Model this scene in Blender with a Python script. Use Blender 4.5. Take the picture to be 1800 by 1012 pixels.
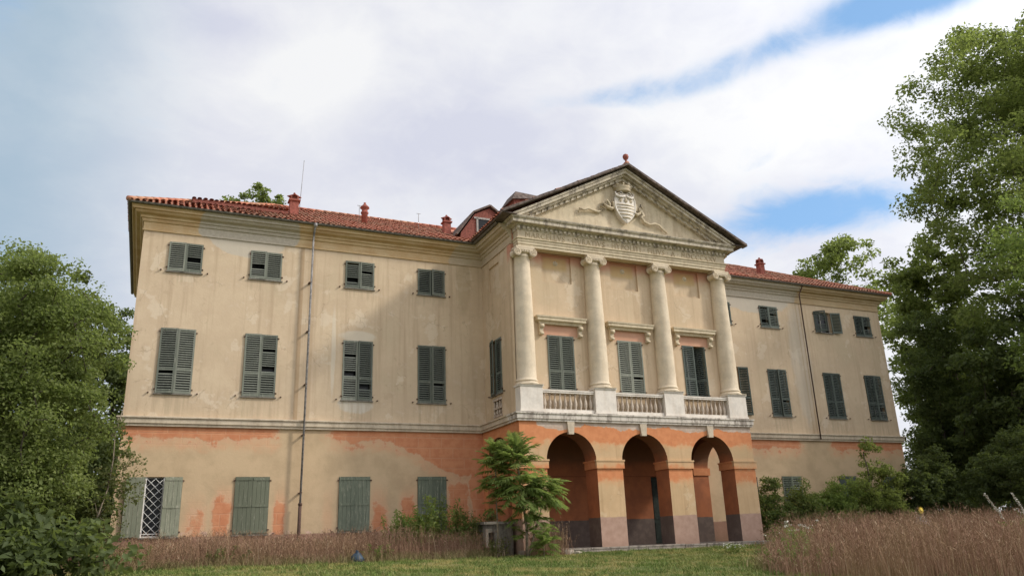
import bpy, math, random
import numpy as np
from mathutils import Vector, Matrix

for o in list(bpy.data.objects): bpy.data.objects.remove(o, do_unlink=True)
SC = bpy.context.scene
COL = SC.collection
rad = math.radians

# ------------------------------------------------------------------ camera
cam = bpy.data.cameras.new('camera'); cam_o = bpy.data.objects.new('camera', cam); COL.objects.link(cam_o)
cr = Vector((0.91218591, -0.4082062, -0.03584079)); cu = Vector((-0.09395908, -0.2934906, 0.95133325)); cf = Vector((0.39885907, 0.86442522, 0.30607267))
m3 = Matrix((cr, cu, -cf)).transposed()
cam_o.matrix_world = Matrix.Translation((-18.896, -32.102, 0.306)) @ m3.to_4x4()
cam.sensor_width = 36.0; cam.lens = 1387.512 / 1800 * 36; cam.clip_start = 0.1; cam.clip_end = 3000
SC.camera = cam_o

# ------------------------------------------------------------------ exposure, sun
SC.view_settings.view_transform = 'Standard'; SC.view_settings.look = 'None'
SC.view_settings.exposure = 0.68; SC.view_settings.gamma = 1.0; SC.view_settings.use_curve_mapping = False
SC.cycles.max_bounces = 6; SC.cycles.diffuse_bounces = 3; SC.cycles.glossy_bounces = 2; SC.cycles.transmission_bounces = 3
SUNV = Vector((1.8, -1.0, 1.53)).normalized()
SUN_EL = math.asin(SUNV.z); SUN_ROT = math.atan2(SUNV.x, SUNV.y)
sun = bpy.data.lights.new('sun', 'SUN'); sun.energy = 1.6; sun.angle = rad(5.5); sun.color = (1.0, 0.93, 0.82)
sun_o = bpy.data.objects.new('sun', sun); COL.objects.link(sun_o)
sun_o.rotation_euler = SUNV.to_track_quat('Z', 'Y').to_euler(); sun_o.location = (40, -40, 40)

# ------------------------------------------------------------------ node expression helper
class X:
    """a socket in a node tree with arithmetic"""
    def __init__(s, nt, sock): s.nt = nt; s.s = sock
    def _m(s, op, b=None, c=None, clamp=False):
        n = s.nt.nodes.new('ShaderNodeMath'); n.operation = op; n.use_clamp = clamp
        for i, v in enumerate((s, b, c)):
            if v is None: continue
            if isinstance(v, X): s.nt.links.new(v.s, n.inputs[i])
            else: n.inputs[i].default_value = v
        return X(s.nt, n.outputs[0])
    def __add__(s, b): return s._m('ADD', b)
    __radd__ = __add__
    def __sub__(s, b): return s._m('SUBTRACT', b)
    def __rsub__(s, b): return s._m('MULTIPLY', -1.0)._m('ADD', b)
    def __mul__(s, b): return s._m('MULTIPLY', b)
    __rmul__ = __mul__
    def __truediv__(s, b): return s._m('DIVIDE', b)
    def abs(s): return s._m('ABSOLUTE')
    def max(s, b): return s._m('MAXIMUM', b)
    def min(s, b): return s._m('MINIMUM', b)
    def pow(s, b): return s._m('POWER', b)
    def clamp(s): return s._m('ADD', 0.0, clamp=True)
    def sm(s, a, b):
        """smoothstep a..b -> 0..1 (a may exceed b)"""
        n = s.nt.nodes.new('ShaderNodeMapRange'); n.interpolation_type = 'SMOOTHSTEP'
        inv = a > b
        if inv: a, b = b, a
        s.nt.links.new(s.s, n.inputs['Value']); n.inputs['From Min'].default_value = a; n.inputs['From Max'].default_value = b
        n.inputs['To Min'].default_value = 1.0 if inv else 0.0; n.inputs['To Max'].default_value = 0.0 if inv else 1.0
        return X(s.nt, n.outputs[0])

class G:
    def __init__(s, nt): s.nt = nt; s.L = nt.links; s._pos = None
    def n(s, t): return s.nt.nodes.new(t)
    def pos(s):
        if s._pos is None: s._pos = s.n('ShaderNodeNewGeometry').outputs['Position']
        return s._pos
    def xyz(s, v=None):
        n = s.n('ShaderNodeSeparateXYZ'); s.L.new(v if v is not None else s.pos(), n.inputs[0])
        return [X(s.nt, o) for o in n.outputs]
    def scale(s, v, sc, off=(0, 0, 0)):
        n = s.n('ShaderNodeMapping'); s.L.new(v, n.inputs['Vector']); n.inputs['Scale'].default_value = sc; n.inputs['Location'].default_value = off
        return n.outputs[0]
    def noise(s, sc=1.0, det=4, rough=0.55, v=None, stretch=None, off=(0, 0, 0), dist=0.0):
        v = v if v is not None else s.pos()
        if stretch or off != (0, 0, 0): v = s.scale(v, stretch or (1, 1, 1), off)
        n = s.n('ShaderNodeTexNoise'); s.L.new(v, n.inputs['Vector']); n.inputs['Scale'].default_value = sc
        n.inputs['Detail'].default_value = det; n.inputs['Roughness'].default_value = rough; n.inputs['Distortion'].default_value = dist
        return X(s.nt, n.outputs['Fac'])
    def mix(s, fac, a, b, mode='MIX'):
        n = s.n('ShaderNodeMix'); n.data_type = 'RGBA'; n.blend_type = mode
        if isinstance(fac, X): s.L.new(fac.s, n.inputs[0])
        else: n.inputs[0].default_value = fac
        for i, c in ((6, a), (7, b)):
            if isinstance(c, tuple): n.inputs[i].default_value = (*c[:3], 1)
            else: s.L.new(c, n.inputs[i])
        return n.outputs[2]
    def brick(s, v, sc=1.0, w=0.8, h=0.42, mortar=0.02):
        n = s.n('ShaderNodeTexBrick'); s.L.new(v, n.inputs['Vector']); n.inputs['Scale'].default_value = sc
        n.inputs['Brick Width'].default_value = w; n.inputs['Row Height'].default_value = h; n.inputs['Mortar Size'].default_value = mortar
        n.inputs['Mortar Smooth'].default_value = 0.3
        n.inputs['Color1'].default_value = (0, 0, 0, 1); n.inputs['Color2'].default_value = (0.15, 0.15, 0.15, 1); n.inputs['Mortar'].default_value = (1, 1, 1, 1)
        return X(s.nt, n.outputs['Fac']), X(s.nt, n.outputs['Color'])
    def comb(s, x, y, z):
        n = s.n('ShaderNodeCombineXYZ')
        for i, v in enumerate((x, y, z)):
            if isinstance(v, X): s.L.new(v.s, n.inputs[i])
            else: n.inputs[i].default_value = v
        return n.outputs[0]

def mat(name):
    m = bpy.data.materials.new(name); m.use_nodes = True
    nt = m.node_tree; b = nt.nodes['Principled BSDF']; b.inputs['Specular IOR Level'].default_value = 0.25
    return m, G(nt), b
def setc(g, b, c, rough=0.85, bump=None, dist=0.02, strength=0.5):
    if isinstance(c, tuple): b.inputs['Base Color'].default_value = (*c, 1)
    else: g.L.new(c, b.inputs['Base Color'])
    if isinstance(rough, X): g.L.new(rough.s, b.inputs['Roughness'])
    else: b.inputs['Roughness'].default_value = rough
    if bump is not None:
        n = g.n('ShaderNodeBump'); n.inputs['Distance'].default_value = dist; n.inputs['Strength'].default_value = strength
        g.L.new(bump.s, n.inputs['Height']); g.L.new(n.outputs[0], b.inputs['Normal'])

# ------------------------------------------------------------------ sky
world = bpy.data.worlds.new('World'); SC.world = world; world.use_nodes = True
wn = world.node_tree; wn.nodes.clear(); g = G(wn)
sky = g.n('ShaderNodeTexSky'); sky.sky_type = 'NISHITA'; sky.sun_disc = False
sky.sun_elevation = SUN_EL; sky.sun_rotation = SUN_ROT; sky.air_density = 1.0; sky.dust_density = 1.0; sky.ozone_density = 1.5
SKY_K = 0.105; CLOUD = 0.63
tc = g.n('ShaderNodeTexCoord').outputs['Generated']
dx, dy, dz = g.xyz(tc)
az = dx._m('ARCTAN2', dy) * (180 / math.pi); el = dz._m('ARCSINE') * (180 / math.pi)
zz = dz.max(0.0) + 0.22
pv = g.comb(dx / zz, dy / zz, 0.0)
n1 = g.noise(1.25, 6, 0.56, v=pv, off=(3.1, 1.7, 0.4))
n2 = g.noise(3.4, 7, 0.6, v=pv, off=(7.3, 2.2, 0.0), dist=0.25)
n3 = g.noise(0.8, 5, 0.5, v=pv, off=(1.3, 9.2, 2.0))
def blob(a, e, ra, re, sl=0.0):
    a_ = az - a
    u = a_ / ra; v = (el - e - a_ * sl) / re
    return (u * u + v * v)._m('MULTIPLY', -1.0)._m('EXPONENT')
hole = blob(56, 33.0, 6.5, 1.7) * 0.95 + blob(46.5, 20.8, 7.0, 1.7) * 0.9 + blob(45, 32.0, 4.5, 1.0, 0.05) * 0.42 + blob(33, 31.0, 6.5, 0.9, 0.08) * 0.38
hole = hole + blob(-12.5, 33, 3, 4) * 0.4 + blob(40, 30.6, 5, 0.8, 0.05) * 0.30
n4 = g.noise(9.0, 6, 0.62, v=pv, off=(2.3, 4.2, 0.0), dist=0.4)
cover = (n1 * 0.55 + n2 * 0.45 + n4 * 0.55 - hole * 0.70 - 0.03).sm(0.20, 0.66)
# cloud tone: brilliant white to grey-lavender to slate on the left
shade = (n3 * 0.55 + n2 * 0.5 + n4 * 0.3).sm(0.50, 0.84) * 0.75
shade = (shade + blob(20, 28.5, 9, 3.4) * 0.5 + blob(3.3, 34.5, 5, 2.0) * 0.6 + blob(30, 26, 6, 1.6) * 0.4 - blob(9.5, 32.5, 5, 4) * 0.9 - blob(45, 27, 9, 3.2) * 0.45).clamp()
left = az.sm(3.5, -10.5) * az.sm(-60.0, -25.0) * (n1 * 0.5 + n2 * 0.4 + 0.30).clamp()
ccol = g.mix(shade, (0.90, 0.905, 0.92), (0.67, 0.69, 0.80))
ccol = g.mix(left, ccol, (0.33, 0.475, 0.60))
vs = g.n('ShaderNodeVectorMath'); vs.operation = 'SCALE'; g.L.new(sky.outputs[0], vs.inputs[0]); vs.inputs['Scale'].default_value = SKY_K
blue = g.mix(0.45, vs.outputs[0], (0.19, 0.40, 0.68))
vc = g.n('ShaderNodeVectorMath'); vc.operation = 'SCALE'; g.L.new(ccol, vc.inputs[0]); ct = (dx * SUNV.x + dy * SUNV.y + dz * SUNV.z)   # cloud glow towards the unseen sun, forward scatter boosted to raise ambient fill
fwd_fill = (ct * 0.5 + 0.5).max(0.0).pow(10.0) * 2.2 + 1.0
g.L.new((fwd_fill * CLOUD).s, vc.inputs['Scale'])
skyc = g.mix(cover, blue, vc.outputs[0])
bg = g.n('ShaderNodeBackground'); g.L.new(skyc, bg.inputs['Color']); bg.inputs['Strength'].default_value = 1.0
wo = g.n('ShaderNodeOutputWorld'); g.L.new(bg.outputs[0], wo.inputs['Surface'])

# ------------------------------------------------------------------ mesh helpers
class MB:
    def __init__(s): s.v = []; s.f = []; s.m = []; s.sm = []
    def add(s, vs, fs, mi=0, smooth=False):
        o = len(s.v); s.v += [tuple(p) for p in vs]
        for f in fs: s.f.append(tuple(i + o for i in f)); s.m.append(mi); s.sm.append(smooth)
    def quad(s, a, b, c, d, mi=0): s.add([a, b, c, d], [(0, 1, 2, 3)], mi)
    def box(s, x0, x1, y0, y1, z0, z1, mi=0):
        s.add([(x0, y0, z0), (x1, y0, z0), (x1, y1, z0), (x0, y1, z0), (x0, y0, z1), (x1, y0, z1), (x1, y1, z1), (x0, y1, z1)],
              [(0, 3, 2, 1), (4, 5, 6, 7), (0, 1, 5, 4), (1, 2, 6, 5), (2, 3, 7, 6), (3, 0, 4, 7)], mi)
    def lathe(s, prof, cx=0, cy=0, cz=0, seg=16, mi=0, smooth=True, axis='z', cap=True):
        vs = []
        for r, h in prof:
            for k in range(seg):
                a = 2 * math.pi * k / seg; p, q = r * math.cos(a), r * math.sin(a)
                if axis == 'z': vs.append((cx + p, cy + q, cz + h))
                elif axis == 'y': vs.append((cx + p, cy + h, cz + q))
                else: vs.append((cx + h, cy + p, cz + q))
        fs = []
        for i in range(len(prof) - 1):
            for k in range(seg):
                k2 = (k + 1) % seg; a, b, c, d = i * seg + k, i * seg + k2, (i + 1) * seg + k2, (i + 1) * seg + k
                fs.append((a, d, c, b) if axis == 'y' else (a, b, c, d))
        s.add(vs, fs, mi, smooth)
        if cap:
            n = len(prof); base = len(s.v) - n * seg
            for ring, rev in ((0, True), (n - 1, False)):
                idx = [base + ring * seg + k for k in range(seg)]
                s.f.append(tuple(reversed(idx)) if rev else tuple(idx)); s.m.append(mi); s.sm.append(False)
    def tube(s, pts, rs, seg=6, mi=0, smooth=True, cap=True):
        pts = [Vector(p) for p in pts]
        if not hasattr(rs, '__len__'): rs = [rs] * len(pts)
        vs = []
        for i, p in enumerate(pts):
            d = (pts[min(i + 1, len(pts) - 1)] - pts[max(i - 1, 0)])
            if d.length < 1e-6: d = Vector((0, 0, 1))
            d.normalize(); ref = Vector((0, 0, 1)) if abs(d.z) < 0.9 else Vector((1, 0, 0))
            a = d.cross(ref).normalized(); b = d.cross(a)
            for k in range(seg):
                t = 2 * math.pi * k / seg; vs.append(p + (a * math.cos(t) + b * math.sin(t)) * rs[i])
        fs = []
        for i in range(len(pts) - 1):
            for k in range(seg):
                k2 = (k + 1) % seg; fs.append((i * seg + k, (i + 1) * seg + k, (i + 1) * seg + k2, i * seg + k2))
        if cap: fs.append(tuple(range(seg))); fs.append(tuple(reversed(range((len(pts) - 1) * seg, len(pts) * seg))))
        s.add(vs, fs, mi, smooth)
    def sweep(s, path, prof, mi=0, closed_ends=True, side=1):
        """profile (outward offset, z) swept along a 2D polyline with mitred corners; outward = right of travel * side"""
        n = len(path); nor = []
        for i in range(n - 1):
            dx_, dy_ = path[i + 1][0] - path[i][0], path[i + 1][1] - path[i][1]; l = math.hypot(dx_, dy_)
            nor.append((dy_ / l * side, -dx_ / l * side))
        vs = []
        for i, p in enumerate(path):
            if i == 0: mx, my = nor[0]
            elif i == n - 1: mx, my = nor[-1]
            else:
                a, b = nor[i - 1], nor[i]; d = 1 + a[0] * b[0] + a[1] * b[1]; mx, my = (a[0] + b[0]) / d, (a[1] + b[1]) / d
            for o, z in prof: vs.append((p[0] + mx * o, p[1] + my * o, z))
        k = len(prof); fs = []
        for i in range(n - 1):
            for j in range(k):
                j2 = (j + 1) % k; a, b, c, d = i * k + j, i * k + j2, (i + 1) * k + j2, (i + 1) * k + j
                fs.append((a, d, c, b) if side > 0 else (a, b, c, d))
        if closed_ends:
            fs.append(tuple(range(k)) if side > 0 else tuple(reversed(range(k)))); e = [(n - 1) * k + j for j in range(k)]
            fs.append(tuple(reversed(e)) if side > 0 else tuple(e))
        s.add(vs, fs, mi)
    def prism(s, poly, y0, y1, mi=0):
        """XZ polygon (counter-clockwise seen from -Y) between y0 (front) and y1"""
        n = len(poly); vs = [(x, y0, z) for x, z in poly] + [(x, y1, z) for x, z in poly]
        s.add(vs, [tuple(range(n)), tuple(reversed(range(n, 2 * n)))] + [(i, n + i, n + (i + 1) % n, (i + 1) % n) for i in range(n)], mi)
    def mesh(s, name, mats):
        me = bpy.data.meshes.new(name); me.from_pydata(s.v, [], s.f)
        for m in (mats if isinstance(mats, (list, tuple)) else [mats]): me.materials.append(m)
        me.polygons.foreach_set('material_index', s.m); me.polygons.foreach_set('use_smooth', s.sm)
        me.update(); return me
    def build(s, name, mats, parent=None): return link(name, s.mesh(name, mats), parent)

def link(name, data, parent=None, loc=(0, 0, 0), rot=(0, 0, 0), sc=None):
    o = bpy.data.objects.new(name, data); COL.objects.link(o); o.parent = parent; o.location = loc; o.rotation_euler = rot
    if sc: o.scale = sc
    return o
def tag(o, label=None, cat=None, group=None, kind=None):
    if label: o['label'] = label
    if cat: o['category'] = cat
    if group: o['group'] = group
    if kind: o['kind'] = kind
    return o
def fast_mesh(name, V, F, mt):
    """V (n,3) array, F (m,k) array of equal-sized faces"""
    me = bpy.data.meshes.new(name); me.vertices.add(len(V)); me.vertices.foreach_set('co', np.ascontiguousarray(V, dtype=np.float32).ravel())
    k = F.shape[1]; me.loops.add(F.size); me.loops.foreach_set('vertex_index', np.ascontiguousarray(F, dtype=np.int32).ravel())
    me.polygons.add(len(F)); me.polygons.foreach_set('loop_start', np.arange(0, F.size, k, dtype=np.int32))
    me.update(calc_edges=True)
    for m in (mt if isinstance(mt, (list, tuple)) else [mt]): me.materials.append(m)
    return me

# ------------------------------------------------------------------ building materials
BEIGE = (0.618, 0.487, 0.335); BEIGE_D = (0.535, 0.405, 0.275); BEIGE_L = (0.70, 0.59, 0.45)
ORANGE = (0.59, 0.24, 0.115); ORANGE_P = (0.62, 0.36, 0.21); PLINTH = (0.30, 0.175, 0.125)
GREYP = (0.52, 0.47, 0.39)
AX = [-18.324, -15.231, -11.321, -8.077]

def plaster_tone(g, base=BEIGE, dk=BEIGE_D, lt=BEIGE_L):
    big = g.noise(0.35, 5, 0.6); mid = g.noise(1.7, 6, 0.65, off=(4, 2, 8)); streak = g.noise(1.0, 6, 0.65, stretch=(3.4, 3.4, 0.16)); fine = g.noise(14, 4, 0.7)
    pat = g.noise(0.8, 7, 0.62, off=(11, 5, 1)); pat2 = g.noise(1.3, 7, 0.66, off=(3, 15, 7))
    c = g.mix((big * 0.6 + mid * 0.5).sm(0.40, 0.70), base, dk)
    c = g.mix(big.sm(0.5, 0.68) * 0.5, c, (base[0] * 0.86, base[1] * 0.90, base[2] * 0.88))
    c = g.mix(streak.sm(0.48, 0.68) * 0.75, c, (dk[0] * 0.86, dk[1] * 0.84, dk[2] * 0.82))
    c = g.mix(pat.sm(0.58, 0.62) * 0.45, c, lt)
    c = g.mix(pat2.sm(0.635, 0.65) * 0.35, c, (dk[0] * 0.8, dk[1] * 0.78, dk[2] * 0.76))
    c = g.mix(mid.sm(0.56, 0.72) * 0.35, c, lt)
    vo = g.n('ShaderNodeTexVoronoi'); vo.feature = 'DISTANCE_TO_EDGE'; vo.inputs['Scale'].default_value = 0.55
    wv = g.n('ShaderNodeVectorMath'); wv.operation = 'ADD'; nz = g.n('ShaderNodeTexNoise'); nz.inputs['Scale'].default_value = 1.6; nz.inputs['Detail'].default_value = 5
    g.L.new(g.pos(), nz.inputs['Vector']); g.L.new(g.pos(), wv.inputs[0]); g.L.new(nz.outputs['Color'], wv.inputs[1]); g.L.new(wv.outputs[0], vo.inputs['Vector'])
    crack = X(g.nt, vo.outputs['Distance']).sm(0.012, 0.004) * pat.sm(0.50, 0.58)
    c = g.mix(crack * 0.32, c, (dk[0] * 0.45, dk[1] * 0.42, dk[2] * 0.4))
    c = g.mix((fine - 0.5).abs() * 0.9, c, (base[0] * 0.8, base[1] * 0.8, base[2] * 0.8))
    return c, fine, mid
def ell(px, pz, cx, cz, rx, rz):
    u = (px - cx) / rx; v = (pz - cz) / rz
    return (u * u + v * v)
def rectm(px, pz, x0, x1, z0, z1, f=0.15):
    return px.sm(x0 - f, x0 + f) * px.sm(x1 + f, x1 - f) * pz.sm(z0 - f, z0 + f) * pz.sm(z1 + f, z1 - f)

def wing_plaster():
    m, g, b = mat('wing_plaster'); c, fine, mid = plaster_tone(g)
    x, y, z = g.xyz()
    w = g.noise(1.1, 6, 0.65, off=(2, 0, 5)); w2 = g.noise(3.0, 5, 0.6, off=(9, 1, 3))
    wob = (w - 0.5) * 1.6 + (w2 - 0.5) * 0.5
    # repaired pale patches and old pipe ghost on the upper storeys
    c = g.mix((ell(x, z, -11.35, 5.95, 0.75, 0.42) + wob).sm(1.15, 0.75) * 0.75, c, (0.60, 0.56, 0.48))
    c = g.mix((ell(x + wob * 0.05, z, -12.35, 8.1, 0.10, 2.0)).sm(1.2, 0.4) * 0.7, c, (0.64, 0.56, 0.44))
    c = g.mix((ell(x, z, -11.3, 8.8, 0.8, 0.25) + wob).sm(1.2, 0.6) * 0.6, c, (0.64, 0.58, 0.47))
    c = g.mix((ell(x, z, -16.0, 12.55, 1.5, 0.75) + wob * 0.4).sm(1.05, 0.9) * 0.8, c, GREYP)
    c = g.mix((ell(x, z, 10.4, 12.6, 2.6, 0.95) + wob * 0.6).sm(1.05, 0.85) * 0.8, c, (0.50, 0.455, 0.385))
    c = g.mix((ell(x, z, 13.2, 9.2, 0.75, 3.6) + wob).sm(1.2, 0.5) * 0.45, c, (0.52, 0.475, 0.40))
    c = g.mix((ell(x, z, -6.5, 11.6, 0.35, 1.5) + wob).sm(1.2, 0.5) * 0.5, c, (0.43, 0.33, 0.21))
    for px_, wd, st in ((-13.78, 0.11, 0.75), (-13.30, 0.10, 0.35), (13.62, 0.06, 0.7), (13.35, 0.05, 0.4)):
        c = g.mix((x + wob * 0.02 - px_).abs().sm(wd, wd * 0.55) * (w2 * 0.6 + 0.5).clamp() * st, c, (0.36, 0.235, 0.13))
    drip = g.noise(1.2, 6, 0.65, stretch=(5.5, 5.5, 0.3), off=(6, 6, 6))
    for ax in AX + [-a for a in AX]:
        for zz_, hz in ((6.0, 0.75), (10.85, 0.4)):
            c = g.mix(rectm(x, z, ax - 0.70, ax + 0.70, zz_ - hz, zz_, 0.14) * drip.sm(0.44, 0.62) * 0.55, c, (0.42, 0.33, 0.22))
    # ground storey: flaking orange limewash over pale render
    gf = z.sm(4.95, 4.80)
    gbase = g.mix(w.sm(0.40, 0.66), (0.57, 0.42, 0.26), (0.49, 0.36, 0.22))
    depth = (x + 9.0).sm(-1.4, 2.4) * x.sm(0.2, -0.2) * 1.35 + 0.40 + wob * 0.45
    gap = ((x.abs() - 13.4).abs() + wob * 0.9).sm(1.35, 0.7)
    band = ((4.86 - z) - depth).sm(0.22, -0.14) * (1.0 - gap)
    fade = ((4.86 - z) - depth - 0.45).sm(0.2, -0.3) * (1.0 - gap) * 0.5
    side = None
    for cx, wd, top, st in ((-17.2, 0.42, 2.5, .55), (-16.25, 0.36, 2.9, .95), (-14.2, 0.24, 2.8, 1.), (-12.35, 0.22, 2.7, .3), (-10.25, 0.36, 2.7, .75), (-9.1, 0.34, 2.75, .95), (-6.9, 0.52, 3.05, 1.25), (-6.0, 0.4, 3.9, 1.3), (9.6, 0.5, 2.6, .5)):
        q = (((x - cx).abs() / wd) + wob * 1.0).sm(1.5, 0.3) * (z + wob * 0.8).sm(top + 0.3, top - 1.3) * st
        side = q if side is None else side.max(q)
    om = band.max(side.clamp()).max(fade * w2.sm(0.35, 0.6)).clamp() * gf
    gc = g.mix(fade, gbase, ORANGE_P); gc = g.mix(x.sm(-10.5, -6.5) * x.sm(-4.0, -5.0) * 0.6 * w.sm(0.3, 0.6), gc, (0.46, 0.28, 0.17))
    gc = g.mix(side.clamp() * 0.6, gc, ORANGE_P)
    oc = g.mix(w2.sm(0.35, 0.65), ORANGE, (0.51, 0.17, 0.075))
    fl = g.noise(2.2, 8, 0.7, off=(8, 4, 2)); omf = om + (fl - 0.5) * 1.2
    gc = g.mix((om + (w2 - 0.5) * 0.5).sm(0.0, 0.75) * 0.85, gc, ORANGE_P)
    gc = g.mix((omf - 0.46).abs().sm(0.07, 0.0) * om.sm(0.05, 0.3) * 0.22, gc, (0.68, 0.56, 0.43))
    flk = omf.sm(0.36, 0.72) * om.sm(0.05, 0.3); gc = g.mix(flk * 0.78, gc, oc)
    bv = g.comb(x, z, 0.0); bf, bc = g.brick(bv, 1.0, 1.02, 0.42, 0.024)
    gc = g.mix(bf * om * (w * 1.1).clamp() * 0.55, gc, (0.60, 0.36, 0.22))
    gc = g.mix((z + wob * 0.06).sm(0.93, 0.88), gc, g.mix(w2.sm(0.3, 0.7), PLINTH, (0.36, 0.21, 0.15)))
    gc = g.mix((z + wob * 0.12 - 1.0).abs().sm(0.12, 0.02) * w2.sm(0.5, 0.62) * 0.8, gc, (0.62, 0.42, 0.34))
    c = g.mix(gf, c, gc)
    foot_dark = (z + wob * 0.4).sm(0.6, -0.2) * 0.5  # wall colour turns darker towards its foot
    c = g.mix(foot_dark, c, (0.20, 0.13, 0.09))
    setc(g, b, c, 0.9, fine * 0.4 + mid * 0.8 - bf * om * 0.5 + flk * gf * 0.5, 0.02, 0.5)
    return m
M_WING = wing_plaster()

def portico_plaster():
    m, g, b = mat('portico_plaster'); c, fine, mid = plaster_tone(g, (0.62, 0.475, 0.32), (0.54, 0.405, 0.265), (0.67, 0.555, 0.41))
    x, y, z = g.xyz(); w = g.noise(1.3, 6, 0.65, off=(2, 0, 5)); w2 = g.noise(3.6, 5, 0.6, off=(9, 1, 3)); wob = (w - 0.5) * 1.6 + (w2 - 0.5) * 0.6
    pink = (z + wob * 0.5).sm(11.5, 12.1) * y.sm(-3.0, -3.1)
    c = g.mix(pink * 0.8, c, (0.50, 0.21, 0.14))
    och = None
    for cx in (-3.44, 0.0, 3.44):
        q = rectm(x, z, cx - 0.62, cx + 0.55, 11.55 , 12.1, 0.1); och = q if och is None else och.max(q)
        pk = rectm(x, z, cx - 1.0, cx + 1.0, 8.55, 9.1, 0.08); c = g.mix(pk * (w2 * 0.5 + 0.5).clamp() * y.sm(-3.0, -3.1), c, (0.55, 0.27, 0.18))
    c = g.mix(och * (w2 * 0.6 + 0.4).clamp() * y.sm(-3.0, -3.1) * 0.9, c, (0.52, 0.36, 0.15))
    setc(g, b, c, 0.9, fine * 0.5 + mid * 0.6, 0.02, 0.4); return m
M_PORT = portico_plaster()

def arcade_front():
    m, g, b = mat('arcade_plaster'); c, fine, mid = plaster_tone(g, (0.60, 0.42, 0.245), (0.51, 0.345, 0.19), (0.64, 0.50, 0.33))
    x, y, z = g.xyz(); w = g.noise(1.2, 6, 0.65, off=(5, 3, 5)); w2 = g.noise(3.6, 5, 0.6, off=(9, 1, 3)); wob = (w - 0.5) * 1.5 + (w2 - 0.5) * 0.6
    front = y.sm(-3.70, -3.76)
    dep = x.sm(-5.8, -2.0) * (-0.1) + 0.42
    o1 = ((z + wob * 0.5) - 4.05).sm(-0.45, 0.35)
    o2 = rectm(x, z + wob * 0.5, -6, 6, 2.45, 3.2, 0.35) * 0.75
    o3 = ((x + 5.7).abs() + wob * 0.5).sm(0.35, 0.1) * z.sm(1.1, 1.3) * 0.5
    om = o1.max(o2).max(o3)
    om = (om * front + (1.0 - front) * (0.75 + wob * 0.4)).clamp()
    oc = g.mix(w2.sm(0.35, 0.65), (0.63, 0.245, 0.105), (0.55, 0.195, 0.08))
    fl = g.noise(2.4, 8, 0.7, off=(8, 4, 2)); omf = om + (fl - 0.5) * 1.1; c = g.mix((om + (w2 - 0.5) * 0.5).sm(0.0, 0.7) * 0.75, c, (0.62, 0.33, 0.16)); flk = omf.sm(0.38, 0.70); c = g.mix(flk * 0.85, c, oc)
    gr = ((z + wob * 0.36 - (x * 1.9)._m('SINE') * 0.07) - 4.66).sm(-0.05, 0.03) * x.sm(-5.3, -4.6) * front
    gr = (gr + (fl - 0.5) * 0.8 * gr).sm(0.35, 0.5); c = g.mix(gr * 0.9, c, g.mix(fl.sm(0.4, 0.6), (0.55, 0.47, 0.39), (0.42, 0.35, 0.28)))
    bv = g.comb(x, z, 0.0); bf, bc = g.brick(bv, 1.0, 1.4, 0.42, 0.018); c = g.mix(bf * om * w.sm(0.45, 0.6) * 0.35, c, (0.42, 0.17, 0.08))
    pl = (z + wob * 0.07).sm(1.15, 1.10)
    c = g.mix(pl, c, g.mix(w2.sm(0.3, 0.7), (0.44, 0.295, 0.225), (0.36, 0.23, 0.17)))
    c = g.mix((z + wob * 0.3).sm(0.35, -0.1) * 0.5, c, (0.25, 0.17, 0.12))
    setc(g, b, c, 0.9, fine * 0.4 + mid * 0.8, 0.02, 0.45); return m
M_ARC = arcade_front()

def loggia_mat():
    m, g, b = mat('shaded_loggia_limewash'); x, y, z = g.xyz(); w = g.noise(1.3, 6, 0.65); w2 = g.noise(4, 5, 0.6, off=(3, 3, 3))
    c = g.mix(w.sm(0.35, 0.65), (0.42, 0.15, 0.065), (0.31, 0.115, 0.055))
    c = g.mix((z + (w - .5) * 0.5).sm(3.3, 3.8) * 0.75, c, (0.17, 0.095, 0.055))  # albedo lowered, most towards the top, to stand in for vault shade
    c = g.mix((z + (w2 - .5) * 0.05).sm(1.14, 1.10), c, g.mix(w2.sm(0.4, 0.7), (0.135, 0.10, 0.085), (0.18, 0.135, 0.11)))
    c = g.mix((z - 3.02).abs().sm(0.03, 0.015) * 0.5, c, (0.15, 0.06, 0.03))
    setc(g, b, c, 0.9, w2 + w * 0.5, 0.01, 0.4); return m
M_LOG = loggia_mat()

def stone_mat(name, base, dk, lichen=0.5, lsc=2.2):
    m, g, b = mat(name); a = g.noise(lsc, 7, 0.7); f = g.noise(11, 5, 0.7, off=(2, 2, 2)); s_ = g.noise(2.2, 5, 0.6, stretch=(2.0, 2.0, 0.35), off=(1, 5, 3))
    c = g.mix(a.sm(0.38, 0.68), base, tuple(v * 0.82 for v in base))
    c = g.mix((s_ * 0.65 + f * 0.42).sm(0.49, 0.66) * lichen, c, dk)
    c = g.mix(f.sm(0.52, 0.7) * lichen * 0.5, c, tuple(v * 1.1 for v in base))
    setc(g, b, c, 0.88, f + a * 0.5, 0.015, 0.5); return m
M_STONE = stone_mat('cornice_stone', (0.63, 0.53, 0.375), (0.36, 0.27, 0.175), 0.5)
M_RAKE = stone_mat('weathered_cornice_stone', (0.63, 0.55, 0.43), (0.22, 0.185, 0.15), 0.9, 4.0)
M_COLUMN = stone_mat('column_stucco', (0.69, 0.58, 0.43), (0.56, 0.44, 0.30), 0.4)
M_WHITE = stone_mat('white_marble', (0.77, 0.705, 0.62), (0.54, 0.44, 0.34), 0.30)
M_BALC = stone_mat('balcony_stone', (0.66, 0.60, 0.52), (0.20, 0.16, 0.13), 0.85, 3.0)
M_BALUS = stone_mat('baluster_stone', (0.56, 0.47, 0.38), (0.22, 0.15, 0.11), 0.8, 6)
M_STRING = stone_mat('string_course_stone', (0.60, 0.505, 0.38), (0.36, 0.28, 0.20), 0.6)
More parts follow.
